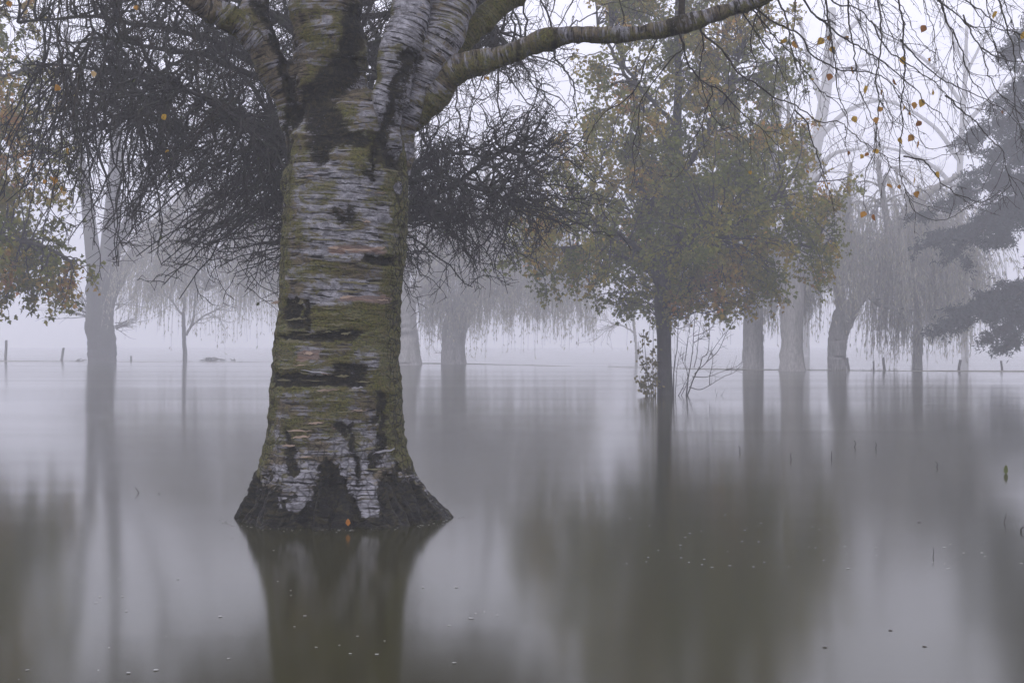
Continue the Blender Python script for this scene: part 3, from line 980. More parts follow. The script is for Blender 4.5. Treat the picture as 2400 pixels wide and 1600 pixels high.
# peeling flakes and knots of the birch bark, each a thin curl of its own
def build_flakes():
    rng = np.random.default_rng(5)
    mats = [plain_mat('peeled_bark', (0.27, 0.20, 0.15), .7), plain_mat('white_bark_curl', (0.24, 0.235, 0.25), .6), plain_mat('weathered_bark_curl', (0.115, 0.105, 0.055), .8)]
    skin = birch_parts['skin']
    spots = [(650, 708, 30, 8, 0), (722, 712, 16, 12, 2), (800, 590, 26, 7, 0), (900, 588, 22, 6, 0), (830, 700, 34, 6, 0), (905, 705, 24, 6, 0), (700, 800, 60, 6, 2), (742, 826, 22, 8, 0), (790, 905, 40, 5, 2),
             (826, 612, 30, 6, 1), (760, 868, 70, 4, 1), (850, 905, 30, 5, 1), (690, 860, 50, 5, 2), (745, 1090, 40, 6, 1), (770, 1015, 44, 7, 1), (715, 1120, 30, 6, 1)]
    for _ in range(70):
        y = rng.uniform(400, 1090)
        tl = np.interp(y, [t[0] for t in TRUNK][::-1], [t[1] for t in TRUNK][::-1])
        tr = np.interp(y, [t[0] for t in TRUNK][::-1], [t[2] for t in TRUNK][::-1])
        spots.append((rng.uniform(tl + 40, tr - 40), y, rng.uniform(12, 66), rng.uniform(2, 6), int(rng.choice(3, p=[.12, .04, .84]))))
    for px, py, w, h, mi in spots:
        n = 9
        X0 = (px - 1200) * D0 / F
        Z0 = P(0, py, D0)[2]
        wm, hm = w * D0 / F, h * D0 / F
        near = skin[(np.abs(skin[:, 0] - X0) < wm) & (np.abs(skin[:, 2] - Z0) < hm + .05)]
        if len(near) < 20:
            continue
        V = []
        tilt = rng.normal(0, .06)
        lift0 = rng.uniform(.004, .012)
        e0, e1 = rng.uniform(.4, .9), rng.uniform(.4, .9)
        for i in range(n):
            t = i / (n - 1)
            x = X0 + wm * (t - .5)
            hh = hm * min(1, (t + .06) * 4 * e0, (1.06 - t) * 4 * e1) * rng.uniform(.65, 1.25)
            z = Z0 + tilt * (x - X0) + rng.normal(0, .0025)
            k = near[np.argmin((near[:, 0] - x) ** 2 + (near[:, 2] - z) ** 2)]
            for s_, off in ((0, .0005), (.5, .003), (1, lift0 * rng.uniform(.5, 1.2))):
                V.append([x, k[1] - off, z + (0.5 - s_) * hh])
        i = (np.arange(n - 1)[:, None] * 3 + np.arange(2)[None]).ravel()
        g = Geo()
        g.add(np.array(V), np.stack([i, i + 1, i + 4, i + 3], -1))
        part('bark_flake', g, mats[mi], birch_parts['trunk'])
build_flakes()

# ------------------------------------------------------------------ dark twiggy tree right behind the birch
def build_thicket_tree():
    rng = np.random.default_rng(11)
    Y = 14.6
    base = P(800, 786 + CAMZ * F / Y, Y)
    root = thing('hawthorn_tree', base, 'dense dark bare tree with tangled drooping twigs right behind the birch', 'tree')
    tr = catmull(np.array([[base[0], Y, -.4, .17], [base[0] + .02, Y, .6, .14], [base[0] - .03, Y + .05, 1.3, .13], [base[0] + .02, Y, 2.0, .12], [base[0] - .05, Y, 2.9, .10], [base[0] - .15, Y, 4.0, .07], [base[0] - .3, Y + .1, 5.2, .04]]), 34)
    g = Geo()
    g.add(*tubes(tr[None, :, :3], tr[None, :, 3], 12))
    part('trunk', g, M['thorn'], root)
    nl = 34
    az = np.arange(nl) * 2.399 + rng.uniform(-.3, .3, nl)
    el = rng.uniform(.12, 1.0, nl)
    hz = rng.uniform(2.1, 4.6, nl)
    S = np.stack([np.interp(hz, tr[:, 2], tr[:, 0]), np.interp(hz, tr[:, 2], tr[:, 1]), hz], -1)
    D = np.stack([np.cos(az) * np.cos(el), np.sin(az) * np.cos(el) * .8, np.sin(el)], -1)
    Ln = rng.uniform(1.9, 2.8, nl)
    Ln = Ln * np.where(D[:, 0] < 0, 1.3, 1.05)      # reaches farther to the left than to the right
    L1 = grow(S, D, Ln, 18, .13, .06, rng, .02)
    L1 = L1[L1[:, :, 2].min(1) > 1.95]
    nl = len(L1)
    R1 = taper(.048, .012, nl, 18)
    for i in range(nl):
        g = Geo()
        g.add(*tubes(L1[i:i + 1], R1[i:i + 1], 7))
        part('limb', g, M['thorn'], root)
    # sprays filling a low, wide, drooping crown
    pr = np.array([(-170, 100, 1270), (0, -10, 1370), (150, -50, 1430), (300, -75, 1450), (400, -75, 1450), (500, -30, 1430), (560, 90, 1350), (610, 210, 1240), (660, 300, 1130)], float)
    ncl = 1500
    py = rng.uniform(-170, 660, ncl * 3)
    xl, xr = np.interp(py, pr[:, 0], pr[:, 1]), np.interp(py, pr[:, 0], pr[:, 2])
    k = rng.random(len(py)) < ((xr - xl) / 1525) ** .9
    py, xl, xr = py[k][:ncl], xl[k][:ncl], xr[k][:ncl]
    ncl = len(py)
    a_ = rng.uniform(0, 2 * np.pi, ncl)
    r_ = np.maximum(rng.random(ncl) ** .62, .15)
    hw = (xr - xl) / 2
    E = np.stack([((xl + xr) / 2 + hw * r_ * np.cos(a_) - 1200) * Y / F, Y + .8 * hw * r_ * np.sin(a_) * Y / F, CAMZ - (py - HOR) * Y / F], -1)
    keep = fbm(E * 1.5 + 3, 2) > .41
    E = E[keep]
    ncl = len(E)
    tp = L1[:, 3:].reshape(-1, 3)
    S = np.empty_like(E)
    for c in range(0, ncl, 200):
        d = np.linalg.norm(E[c:c + 200, None] - tp[None] - np.array([0, 0, .25]), axis=2) + rng.uniform(0, .5, (len(E[c:c + 200]), len(tp)))
        S[c:c + 200] = tp[d.argmin(1)]
    t = np.linspace(0, 1, 12)[None, :, None]
    dist = np.linalg.norm(E - S, axis=1)
    mid = (S + E) / 2 + np.stack([rng.normal(0, .12, ncl), rng.normal(0, .12, ncl), .07 * dist], -1)
    L2 = S[:, None] * (1 - t) ** 2 + mid[:, None] * 2 * t * (1 - t) + E[:, None] * t ** 2
    L2[:, 1:] += np.cumsum(rng.normal(0, .026, L2[:, 1:].shape), 1)
    g = Geo()
    g.add(*tubes(L2, taper(.014, .0048, ncl, 11), 4))
    i3, S3, D3, t3 = kids(L2, 6, rng, .25, 1.0, .95)
    L3 = grow(S3, D3, rng.uniform(.14, .50, len(S3)), 5, .28, .16, rng)
    g.add(*tubes(L3, taper(.0054, .0032, len(L3), 5), 3, False))
    i4, S4, D4, t4 = kids(L3, 4, rng, .15, 1.0, .95)
    L4 = grow(S4, D4, rng.uniform(.05, .22, len(S4)), 2, .32, .10, rng)
    g.add(*tubes(L4, taper(.0034, .0023, len(L4), 2), 3, False))
    part('twigs', g, M['thorn'], root, kind='stuff')
    # a few yellow-green leaves still hanging
    k = rng.choice(len(L4), 220, replace=False)
    tint = np.tile(np.array([[.10, .12, .03, 1]]), (220, 1)) * rng.uniform(.6, 1.3, (220, 1))
    g = Geo()
    v, f, t = leaves(L4[k, -1], rng.uniform(.025, .045, 220), OVAL, rng, tint)
    g.add(v, f, t)
    part('leaves', g, M['leafy'], root, kind='stuff')
build_thicket_tree()

# ------------------------------------------------------------------ maples
def autumn_tint(pos, rng, seed, orange=.5):
    n = fbm(pos * .95 + seed, 2) + .35 * (fbm(pos * 1.6 + seed * 2, 2) - .5) + rng.normal(0, .06, len(pos))
    cols = np.array([[.100, .122, .018], [.180, .190, .028], [.30, .235, .034], [.42, .215, .040], [.40, .145, .050]])
    x = np.clip((n - .5) * 5.2 + .75 + orange * 1.2, 0, 3.999)
    i = x.astype(int)
    f = (x - i)[:, None]
    c = cols[i] * (1 - f) + cols[i + 1] * f
    c = c * rng.uniform(.7, 1.3, (len(pos), 1))
    return np.concatenate([c, np.ones((len(pos), 1))], 1)

def maple(name_label, Y, tx, prof, trunk_pts, limbs, ncl, nleaf, seed, orange, shell=.5, size=(.065, .115), nsingle=0, zcut=None, xdens=None):
    rng = np.random.default_rng(seed)
    base = P(tx, HOR + CAMZ * F / Y, Y)
    root = thing('maple_tree', base, name_label, 'tree')
    pr = np.array(prof, float)
    s = catmull(np.array([[*P(a, b, Y + e), r * Y / F] for a, b, r, e in trunk_pts]), 40)
    g = Geo()
    g.add(*tubes(s[None, :, :3], s[None, :, 3], 14))
    part('trunk', g, M['maple'], root)
    sk = [s[8:]]
    for lp in limbs:
        q = catmull(np.array([[*P(a, b, Y + e), r * Y / F] for a, b, r, e in lp]), 22)
        q[:, :3] += rng.normal(0, .015, (22, 3))
        g = Geo()
        g.add(*tubes(q[None, :, :3], q[None, :, 3], 8))
        part('limb', g, M['maple'], root)
        sk.append(q)
    sk = np.vstack(sk)
    # leaf sprays through the crown volume
    zt = CAMZ - (pr[:, 0] - HOR) * Y / F
    py = rng.uniform(pr[0, 0], pr[-1, 0], ncl * 6)
    xl, xr = np.interp(py, pr[:, 0], pr[:, 1]), np.interp(py, pr[:, 0], pr[:, 2])
    wmax = (pr[:, 2] - pr[:, 1]).max()
    keep = rng.random(len(py)) < ((xr - xl) / wmax) ** 1.6
    if xdens is not None:
        keep &= rng.random(len(py)) < np.interp(py, xdens[0], xdens[1])
    py, xl, xr = py[keep][:ncl], xl[keep][:ncl], xr[keep][:ncl]
    n = len(py)
    a = rng.uniform(0, 2 * np.pi, n)
    step = 88.0                                   # foliage lies in tiers with gaps between them
    ph = 34 * np.sin(a * 2 + seed) + 20 * np.sin(a * 5 + 1)
    tier = np.round((py - ph) / step) * step + ph + rng.normal(0, 17, n)
    py = np.where(rng.random(n) < .8, np.clip(tier, pr[0, 0], pr[-1, 0] - 6), py)
    xl, xr = np.interp(py, pr[:, 0], pr[:, 1]), np.interp(py, pr[:, 0], pr[:, 2])
    r = rng.random(n) ** (1 - shell * .6) * .96
    r = np.maximum(r, .12)
    half = (xr - xl) / 2
    a = np.where((tx < 0) & (np.abs(a - np.pi) < 1.15) & (rng.random(n) < .8), a + np.pi, a)   # the side away from the park is thin
    cpx = (xl + xr) / 2 + half * r * np.cos(a)
    cy_ = half * r * np.sin(a) * Y / F
    ctr = np.stack([(cpx - 1200) * Y / F, Y + cy_, CAMZ - (py - HOR) * Y / F], -1)
    # each spray hangs on a branch from the nearest inner limb point
    d = np.linalg.norm(ctr[:, None] - (sk[None, :, :3] + np.array([0, 0, .5])), axis=2)
    d = d + rng.uniform(0, .5, d.shape)
    st = sk[d.argmin(1), :3]
    t = np.linspace(0, 1, 9)[None, :, None]
    midp = (st + ctr) / 2 + np.stack([rng.normal(0, .12, n), rng.normal(0, .12, n), .16 * np.linalg.norm(ctr - st, axis=1)], -1)
    br = st[:, None] * (1 - t) ** 2 + midp[:, None] * 2 * t * (1 - t) + ctr[:, None] * t ** 2
    br[:, 1:-1] += rng.normal(0, .02, br[:, 1:-1].shape)
    g = Geo()
    g.add(*tubes(br, taper(.019, .006, n, 8), 4))
    i2, S2, D2, t2 = kids(br, 7, rng, .45, 1.0, .9)
    D2[:, 2] -= .15
    tw = grow(S2, D2, rng.uniform(.2, .55, len(S2)), 4, .2, .22, rng)
    g.add(*tubes(tw, taper(.007, .003, len(S2), 4), 3, False))
    part('branches', g, M['maple'], root, kind='stuff')
    # leaves along the twigs, clumped
    m = nleaf * n
    ti = rng.integers(0, len(tw), m)
    tt = rng.uniform(.15, 1, m) ** .8 * 4
    i = np.minimum(tt.astype(int), 3)
    f = (tt - i)[:, None]
    S = tw[ti, i] * (1 - f) + tw[ti, i + 1] * f + rng.normal(0, .055, (m, 3))
    if zcut is not None:
        ok = S[:, 2] > zcut
        S = S[ok]
    tint = autumn_tint(S, rng, seed * 3.7, orange)
    sz = rng.uniform(size[0], size[1], len(S))
    sel = np.zeros(len(S), bool)
    if nsingle:
        # those hanging lowest and nearest stand out one by one
        score = -S[:, 2] * .8 - (S[:, 1] - Y) * .6 + rng.normal(0, .5, len(S))
        vis = np.abs((S[:, 0] * F / S[:, 1])) < 1200
        score = np.where(vis, score, -1e9)
        sel[np.argsort(-score)[:nsingle]] = True
    g = Geo()
    v, fc, tc_ = leaves(S[~sel], sz[~sel], MAPLE6, rng, tint[~sel], .5)
    g.add(v, fc, tc_)
    part('crown', g, M['leafy'], root, kind='stuff')
    for j in np.nonzero(sel)[0]:
        g = Geo()
        v, fc, tc_ = leaves(S[j:j + 1], sz[j:j + 1], MAPLE, rng, tint[j:j + 1], .7)
        g.add(v, fc, tc_)
        part('leaf', g, M['leafy'], root)
    return root

maple('green and rust maple with a slim dark trunk in open water right of the birch', 30.5, 1559,
      [(-260, 1500, 1700), (-120, 1400, 1800), (0, 1345, 1860), (100, 1330, 1880), (200, 1320, 1900), (300, 1290, 1960), (380, 1260, 2030), (470, 1195, 2030), (560, 1140, 2040), (620, 1130, 2050), (665, 1150, 2000), (705, 1300, 1960), (742, 1580, 1720)],
      [(1559, 990, 21, 0), (1559, 926, 19, 0), (1557, 850, 17, 0), (1556, 780, 17, 0), (1553, 720, 20, 0), (1556, 680, 20, 0), (1570, 600, 17, 0), (1582, 480, 14, 0), (1584, 340, 12, 0), (1590, 200, 9, 0), (1588, 40, 7, 0), (1595, -150, 4, 0)],
      [[(1552, 705, 11, 0), (1538, 640, 10, -.1), (1522, 560, 9, -.2), (1518, 480, 8, -.3), (1490, 420, 6, -.4), (1470, 330, 4, -.5)],
       [(1520, 490, 7, -.3), (1545, 440, 6, -.35), (1560, 380, 4, -.4), (1555, 300, 3, -.4)],
       [(1556, 715, 10, 0), (1580, 695, 8, .3), (1620, 680, 7, .6), (1680, 660, 5, .9), (1740, 650, 3, 1.1)],
       [(1575, 640, 10, 0), (1620, 560, 8, -.4), (1680, 500, 6, -.8), (1760, 470, 4, -1.1), (1830, 460, 3, -1.3)],
       [(1575, 590, 9, 0), (1640, 490, 7, .4), (1700, 400, 5, .8), (1760, 330, 4, 1.0), (1850, 300, 3, 1.2)],
       [(1560, 660, 9, 0), (1480, 610, 7, .3), (1400, 585, 5, .5), (1320, 580, 4, .6), (1240, 590, 3, .7)],
       [(1548, 640, 8, 0), (1470, 560, 6, -.6), (1390, 520, 5, -1.0), (1300, 490, 3, -1.3)],
       [(1582, 450, 7, 0), (1640, 340, 5, -.6), (1690, 230, 4, -.9), (1740, 120, 3, -1.1)],
       [(1584, 360, 7, 0), (1500, 240, 5, .5), (1440, 130, 4, .8), (1400, 60, 3, .9)],
       [(1588, 260, 6, 0), (1680, 120, 4, .4), (1740, 0, 3, .6)],
       [(1586, 300, 6, 0), (1480, 180, 4, -.6), (1430, 60, 3, -.8)],
       [(1565, 620, 8, 0), (1600, 590, 6, -1.0), (1650, 570, 4, -1.8), (1680, 560, 3, -2.3)],
       [(1565, 620, 8, 0), (1540, 570, 6, 1.0), (1510, 540, 4, 1.9), (1500, 520, 3, 2.4)],
       [(1570, 600, 9, 0), (1700, 580, 6, .4), (1820, 570, 4, .6), (1930, 580, 3, .7)]],
      720, 80, 31, .36, nsingle=220)
maple('rust and olive maple whose low bough hangs in from the left edge', 27.5, -290,
      [(-260, -480, -60), (-120, -640, 40), (0, -720, 110), (150, -760, 150), (300, -790, 185), (450, -800, 212), (560, -800, 228), (650, -800, 226), (705, -780, 190), (745, -600, 140)],
      [(-290, 1010, 24, 0), (-290, 940, 22, 0), (-288, 800, 20, 0), (-285, 690, 20, 0), (-280, 560, 17, 0), (-278, 380, 13, 0), (-275, 200, 10, 0), (-280, 0, 7, 0), (-280, -180, 4, 0)],
      [[(-285, 690, 12, 0), (-200, 610, 10, -.3), (-90, 560, 8, -.6), (20, 560, 6, -.7), (110, 580, 4, -.8), (165, 610, 3, -.8)],
       [(-280, 560, 11, 0), (-180, 450, 9, .3), (-60, 390, 6, .5), (60, 360, 4, .6), (140, 360, 3, .7)],
       [(-278, 420, 9, 0), (-180, 300, 7, -.5), (-60, 210, 5, -.9), (60, 160, 3, -1.0)],
       [(-275, 250, 8, 0), (-170, 120, 6, .3), (-60, 40, 4, .5), (20, 0, 3, .6)],
       [(-285, 650, 11, 0), (-400, 580, 8, .2), (-560, 560, 5, .4), (-700, 580, 3, .5)],
       [(-280, 500, 10, 0), (-400, 380, 7, -.4), (-540, 320, 4, -.6), (-680, 320, 3, -.8)],
       [(-280, 620, 9, 0), (-220, 560, 6, 1.2), (-150, 540, 4, 2.0), (-60, 550, 3, 2.6)],
       [(-280, 600, 9, 0), (-240, 560, 6, -1.2), (-160, 550, 4, -2.0), (-70, 560, 3, -2.6)],
       [(-278, 300, 8, 0), (-380, 160, 6, .2), (-480, 60, 4, .4)]],
      560, 60, 47, .55, nsingle=90, size=(.08, .135), xdens=([-260, 380, 520, 725], [.75, .75, 1, 1]))

# leafy shoots and bare shrub at the foot of the maple
def build_maple_foot():
    rng = np.random.default_rng(8)
    Y = 30.2
    b = P(1525, HOR + CAMZ * F / Y, Y)
    root = thing('ivy_shoots', b, 'upright leafy shoots growing against the left of the slim maple trunk', 'shrub')
    stems = [[(1532, 935), (1530, 860), (1531, 790), (1530, 740)], [(1524, 935), (1516, 870), (1512, 820), (1507, 772)], [(1528, 935), (1522, 880), (1500, 845), (1496, 800)],
             [(1520, 935), (1505, 905), (1498, 880)], [(1534, 935), (1537, 880), (1538, 830)], [(1526, 935), (1512, 890), (1518, 860), (1514, 835)]]
    g2 = Geo()
    S = []
    for st in stems:
        s = catmull(np.array([P(x, y, Y + rng.uniform(-.1, .1)) for x, y in st]), 16)
        g = Geo()
        g.add(*tubes(s[None], taper(.010, .004, 1, 15), 4))
        part('stem', g, M['maple'], root)
        k = 46
        S.append(s[rng.integers(2, 16, k)] + rng.normal(0, .055, (k, 3)))
    S = np.vstack(S)
    S = S[S[:, 2] > .03]
    n = rng.random((len(S), 1))
    c = np.array([[.10, .10, .028]]) * (1 - n) + np.array([[.24, .19, .06]]) * n
    v, f, t = leaves(S, rng.uniform(.06, .11, len(S)), OVAL, rng, np.concatenate([c, np.ones_like(n)], 1), .6)
    g2.add(v, f, t)
    part('foliage', g2, M['leafy'], root, kind='stuff')
    Y = 30.4
    b = P(1610, HOR + CAMZ * F / Y, Y)
    root = thing('bare_shrub', b, 'leafless many-stemmed shrub standing in water right of the slim maple trunk', 'shrub')
    z = lambda u, w: (1480 + u * .1531, 700 + w * .1531)
    st = [[(670, 1560), (690, 1200), (740, 880), (760, 870)], [(830, 1560), (880, 1200), (930, 950), (960, 700), (965, 500), (985, 250), (1000, 100)],
          [(830, 1560), (960, 1180), (1040, 1020), (1070, 890), (1130, 860), (1165, 700), (1165, 350), (1110, 180)],
          [(640, 1560), (650, 1040), (700, 750), (715, 450), (735, 200), (745, 0)], [(960, 1150), (1200, 920), (1330, 780), (1470, 470), (1600, 300), (1680, 180)],
          [(1000, 1100), (1150, 980), (1280, 750), (1450, 500)], [(880, 1350), (1050, 1390), (1200, 1320), (1400, 1190), (1560, 1130), (1690, 1000)],
          [(1200, 1320), (1195, 1150), (1230, 920), (1210, 780)], [(930, 1190), (1150, 1195), (1400, 1110), (1600, 1040), (1720, 960)], [(730, 1560), (850, 1300), (870, 1160), (800, 980), (720, 800)],
          [(960, 1050), (1000, 880), (1030, 600), (1060, 280)], [(720, 1480), (800, 1300), (850, 1190)], [(620, 400), (710, 460), (860, 400), (960, 310)], [(960, 570), (1080, 530), (1200, 460), (1290, 380)],
          [(960, 670), (1080, 600), (1160, 580)], [(820, 950), (850, 750), (900, 420)], [(1200, 1560), (1280, 1540), (1400, 1500)], [(880, 1500), (960, 1560)]]
    for q, pl in enumerate(st):
        px = [z(*p) for p in pl]
        p3 = np.array([P(a, c_, Y + rng.uniform(-.06, .06)) for a, c_ in px])
        if pl[0][1] > 1500:
            p3[0, 2] = -.1
        s = catmull(p3, 22)
        s[:, 1] += np.cumsum(rng.normal(0, .02, 22))
        thick = .017 if q in (1, 2, 3) else .010
        g = Geo()
        g.add(*tubes(s[None], taper(thick, .004, 1, 21), 5))
        i2, S2, D2, t2 = kids(s[None], 9, rng, .25, 1.0, .8)
        D2[:, 2] += .2
        sub = grow(S2, D2, rng.uniform(.08, .35, len(S2)), 5, .15, 0, rng)
        g.add(*tubes(sub, taper(.0045, .0025, len(S2), 5), 3))
        part('stem', g, M['maple'], root)
build_maple_foot()

# ------------------------------------------------------------------ willows in the mist
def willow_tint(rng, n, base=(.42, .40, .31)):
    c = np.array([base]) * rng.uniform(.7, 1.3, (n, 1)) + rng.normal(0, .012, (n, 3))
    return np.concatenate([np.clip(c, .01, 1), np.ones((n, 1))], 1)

def willow(label, Y, trunk, limbs, dome=None, narc=0, nstr=12, zend=(.3, 2.0), seed=1, suckers=(), twigs=0, name='willow_tree', group=None, leafn=14, mat='willow', flare=0):
    rng = np.random.default_rng(seed)
    tx = trunk[0][0]
    base = P(tx, HOR + CAMZ * F / Y, Y)
    base[2] = 0
    root = thing(name, base, label, 'tree', group)
    s = catmull(np.array([[*P(a, b, Y), r * Y / F] for a, b, r in trunk]), 40)
    s[0, 2] = min(s[0, 2], -.3)
    s[:, :2] += rng.normal(0, .012, (40, 2))
    s[:, 3] *= 1 + rng.normal(0, .02, 40)
    g = Geo()
    v, fs = tubes(s[None, :, :3], s[None, :, 3], 24)
    nrm = norm(v - np.repeat(s[:, :3], 24, 0))
    v = v + nrm * ((fbm(v * np.array([5, 5, 1.6]), 3) - .5) * .22 * np.repeat(s[:, 3], 24))[:, None]
    g.add(v, fs)
    part('trunk', g, M[mat], root)
    tips = []
    polys = []
    for lp in limbs:
        e0 = rng.uniform(-1, 1) * .5
        q = catmull(np.array([[*P(l[0], l[1], Y + (l[3] if len(l) > 3 else e0 * i)), l[2] * Y / F] for i, l in enumerate(lp)]), 26)
        q[1:, :3] += np.cumsum(rng.normal(0, .012, (25, 3)), 0)
        g = Geo()
        g.add(*tubes(q[None, :, :3], q[None, :, 3], 10))
        part('limb', g, M[mat], root)
        polys.append(q[:, :3])
        tips.append(q[10:, :3])
    if twigs and polys:
        Q = np.stack(polys)
        i2, S2, D2, t2 = kids(Q, twigs, rng, .15, 1.0, .8)
        sub = grow(S2, D2, rng.uniform(.8, 3.0, len(S2)), 8, .12, .03, rng, .05)
        g = Geo()
        g.add(*tubes(sub, taper(.030, .010, len(S2), 8), 3))
        i3, S3, D3, t3 = kids(sub, 6, rng, .2, 1.0, .7)
        sub3 = grow(S3, D3, rng.uniform(.3, 1.3, len(S3)), 5, .15, .03, rng)
        g.add(*tubes(sub3, taper(.013, .007, len(S3), 5), 3, False))
        part('twigs', g, M[mat], root, kind='stuff')
    for (sx, sy, ex, ey, k) in suckers:
        S = np.repeat(P(sx, sy, Y - .2)[None], k, 0) + rng.normal(0, .12, (k, 3))
        E = P(ex, ey, Y - .2)[None] + rng.normal(0, .6, (k, 3))
        L = np.linalg.norm(E - S, axis=1)
        sh = grow(S, E - S, L, 7, .10, 0, rng)
        g = Geo()
        g.add(*tubes(sh, taper(.03, .009, k, 7), 4))
        i3, S3, D3, t3 = kids(sh, 6, rng, .2, 1.0, .6)
        s3 = grow(S3, D3, rng.uniform(.2, .8, len(S3)), 4, .12, 0, rng)
        g.add(*tubes(s3, taper(.012, .006, len(S3), 4), 3, False))
        part('shoots', g, M[mat], root, kind='stuff')
    if dome:
        # arching withies from the limbs out to the crown's outline, strands hanging from them
        (dx, dy, rx, ry) = dome            # photograph centre of the crown and its half sizes in pixels
        tp = np.vstack(tips)
        a = rng.uniform(0, 2 * np.pi, narc)
        rad = np.sqrt(rng.uniform(.03, 1, narc))
        h = np.sqrt(1 - np.clip(rad, 0, .985) ** 2)
        cx = P(dx, dy, Y)
        rxm, rym = rx * Y / F, ry * Y / F
        E = np.stack([cx[0] + rxm * rad * np.cos(a), Y + rxm * rad * np.sin(a) * .8, cx[2] + rym * (h * rng.uniform(.35, 1.35, narc) + rng.uniform(-.25, .25, narc))], -1)
        dd = np.linalg.norm(E[:, None] - tp[None], axis=2) + rng.uniform(0, 1.5, (narc, len(tp)))
        S = tp[dd.argmin(1)]
        t = np.linspace(0, 1, 10)[None, :, None]
        mid = S * .35 + E * .65
        mid[:, 2] = np.maximum(S[:, 2], E[:, 2]) + rng.uniform(.2, 1.2, narc)
        arc = S[:, None] * (1 - t) ** 2 + mid[:, None] * 2 * t * (1 - t) + E[:, None] * t ** 2
        g = Geo()
        g.add(*tubes(arc, taper(.055, .013, narc, 9), 4))
        part('withies', g, M[mat], root, kind='stuff')
        i2, S2, D2, t2 = kids(arc, nstr, rng, .3, 1.0, .5)
        out = norm(np.stack([S2[:, 0] - cx[0], S2[:, 1] - Y, np.zeros(len(S2))], -1))
        D2 = D2 * .4 + out * .35 + np.array([0, 0, -.25])
        az_ = rng.uniform(0, 1, narc) ** 1.3
        ze = zend[0] + (zend[1] - zend[0]) * rng.random(len(S2)) + az_[i2] * 1.3
        gap = fbm(S2 * .45 + seed, 2)
        ze = ze + np.clip((gap - .45) * 5, -.2, 1.0)
        L = np.minimum(np.maximum(S2[:, 2] - ze, .5) * rng.uniform(.85, 1.16, len(S2)), rng.uniform(3.5, 9.5, len(S2)))
        keep = (gap < .60) | (rng.random(len(S2)) < .35)
        S2, D2, L = S2[keep], D2[keep], L[keep]
        strand = grow(S2, D2, L, 9, .06, .75, rng)
        strand[:, :, 2] = np.maximum(strand[:, :, 2], .03)
        g = Geo()
        g.add(*tubes(strand, taper(.015, .006, len(S2), 9), 3, False))
        part('strands', g, M[mat], root, kind='stuff')
        m = leafn * len(S2)
        ti = rng.integers(0, len(S2), m)
        tt = rng.uniform(.5, 9, m)
        i = np.minimum(tt.astype(int), 8)
        f = (tt - i)[:, None]
        Sx = strand[ti, i] * (1 - f) + strand[ti, i + 1] * f + rng.normal(0, .03, (m, 3))
        v, fc, tt_ = leaves(Sx, rng.uniform(.15, .27, m), SLIM, rng, willow_tint(rng, m), 1.6)
        g = Geo()
        g.add(v, fc, tt_)
        part('foliage', g, M['leafy'], root, kind='stuff')
    return root

willow('stout pollard willow trunk at the far left bank with upswept limbs', 89.0,
       [(240, 880, 36), (240, 847, 33), (238, 800, 33), (233, 760, 32), (235, 710, 32), (243, 660, 40), (246, 630, 34)],
       [[(232, 672, 24), (216, 590, 18), (206, 500, 15), (188, 380, 11), (165, 200, 7), (150, 60, 4)], [(248, 660, 25), (256, 570, 21), (264, 470, 18), (272, 300, 12), (262, 100, 7), (258, -40, 4)],
        [(262, 672, 22), (300, 612, 15), (350, 560, 12), (420, 470, 9), (500, 350, 6)], [(252, 640, 16), (300, 520, 12), (360, 380, 9), (400, 200, 6)]],
       seed=3, mat='pollard', suckers=[(207, 735, 130, 690, 14), (207, 740, 60, 735, 2), (272, 765, 320, 740, 14), (272, 720, 318, 690, 8), (205, 720, 170, 680, 8)], twigs=16)
willow('thin bare young tree with a forked stem in the far left mist', 96.0,
       [(435, 870, 6.0), (434, 843, 5.5), (432, 800, 4.8), (430, 745, 4.2), (434, 690, 3.2), (437, 620, 2.4), (440, 540, 1.4)],
       [[(436, 786, 3.2), (450, 755, 3), (455, 700, 2.6), (456, 620, 2), (460, 540, 1.3)], [(430, 742, 2.6), (410, 715, 2), (388, 690, 1.5), (360, 670, 1)], [(446, 766, 2.4), (480, 740, 2), (530, 715, 1.5)], [(433, 720, 2), (410, 650, 1.6), (390, 600, 1)]],
       seed=4, twigs=10, mat='pollard', name='young_tree')
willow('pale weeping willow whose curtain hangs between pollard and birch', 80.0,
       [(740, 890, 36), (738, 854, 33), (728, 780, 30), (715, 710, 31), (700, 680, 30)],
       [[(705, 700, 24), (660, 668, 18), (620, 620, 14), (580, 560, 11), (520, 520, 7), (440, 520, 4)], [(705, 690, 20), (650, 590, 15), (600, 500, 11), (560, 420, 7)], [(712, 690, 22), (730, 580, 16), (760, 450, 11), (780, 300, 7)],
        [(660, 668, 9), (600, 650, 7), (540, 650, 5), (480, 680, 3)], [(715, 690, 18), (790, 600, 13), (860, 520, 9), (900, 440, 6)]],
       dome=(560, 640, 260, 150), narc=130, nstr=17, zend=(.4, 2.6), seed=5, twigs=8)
willow('willow trunk with a low fork seen just right of the birch', 75.0,
       [(958, 890, 36), (958, 855, 31), (952, 790, 29), (945, 730, 29), (944, 700, 30)],
       [[(948, 715, 24), (975, 680, 17), (1010, 640, 14), (1040, 560, 10), (1060, 430, 6)], [(938, 712, 23), (915, 660, 18), (895, 580, 14), (880, 450, 9)], [(942, 705, 20), (945, 600, 14), (965, 470, 9), (970, 330, 5)]],
       dome=(1000, 600, 150, 130), narc=34, nstr=9, zend=(2.4, 4.2), seed=6, twigs=9)
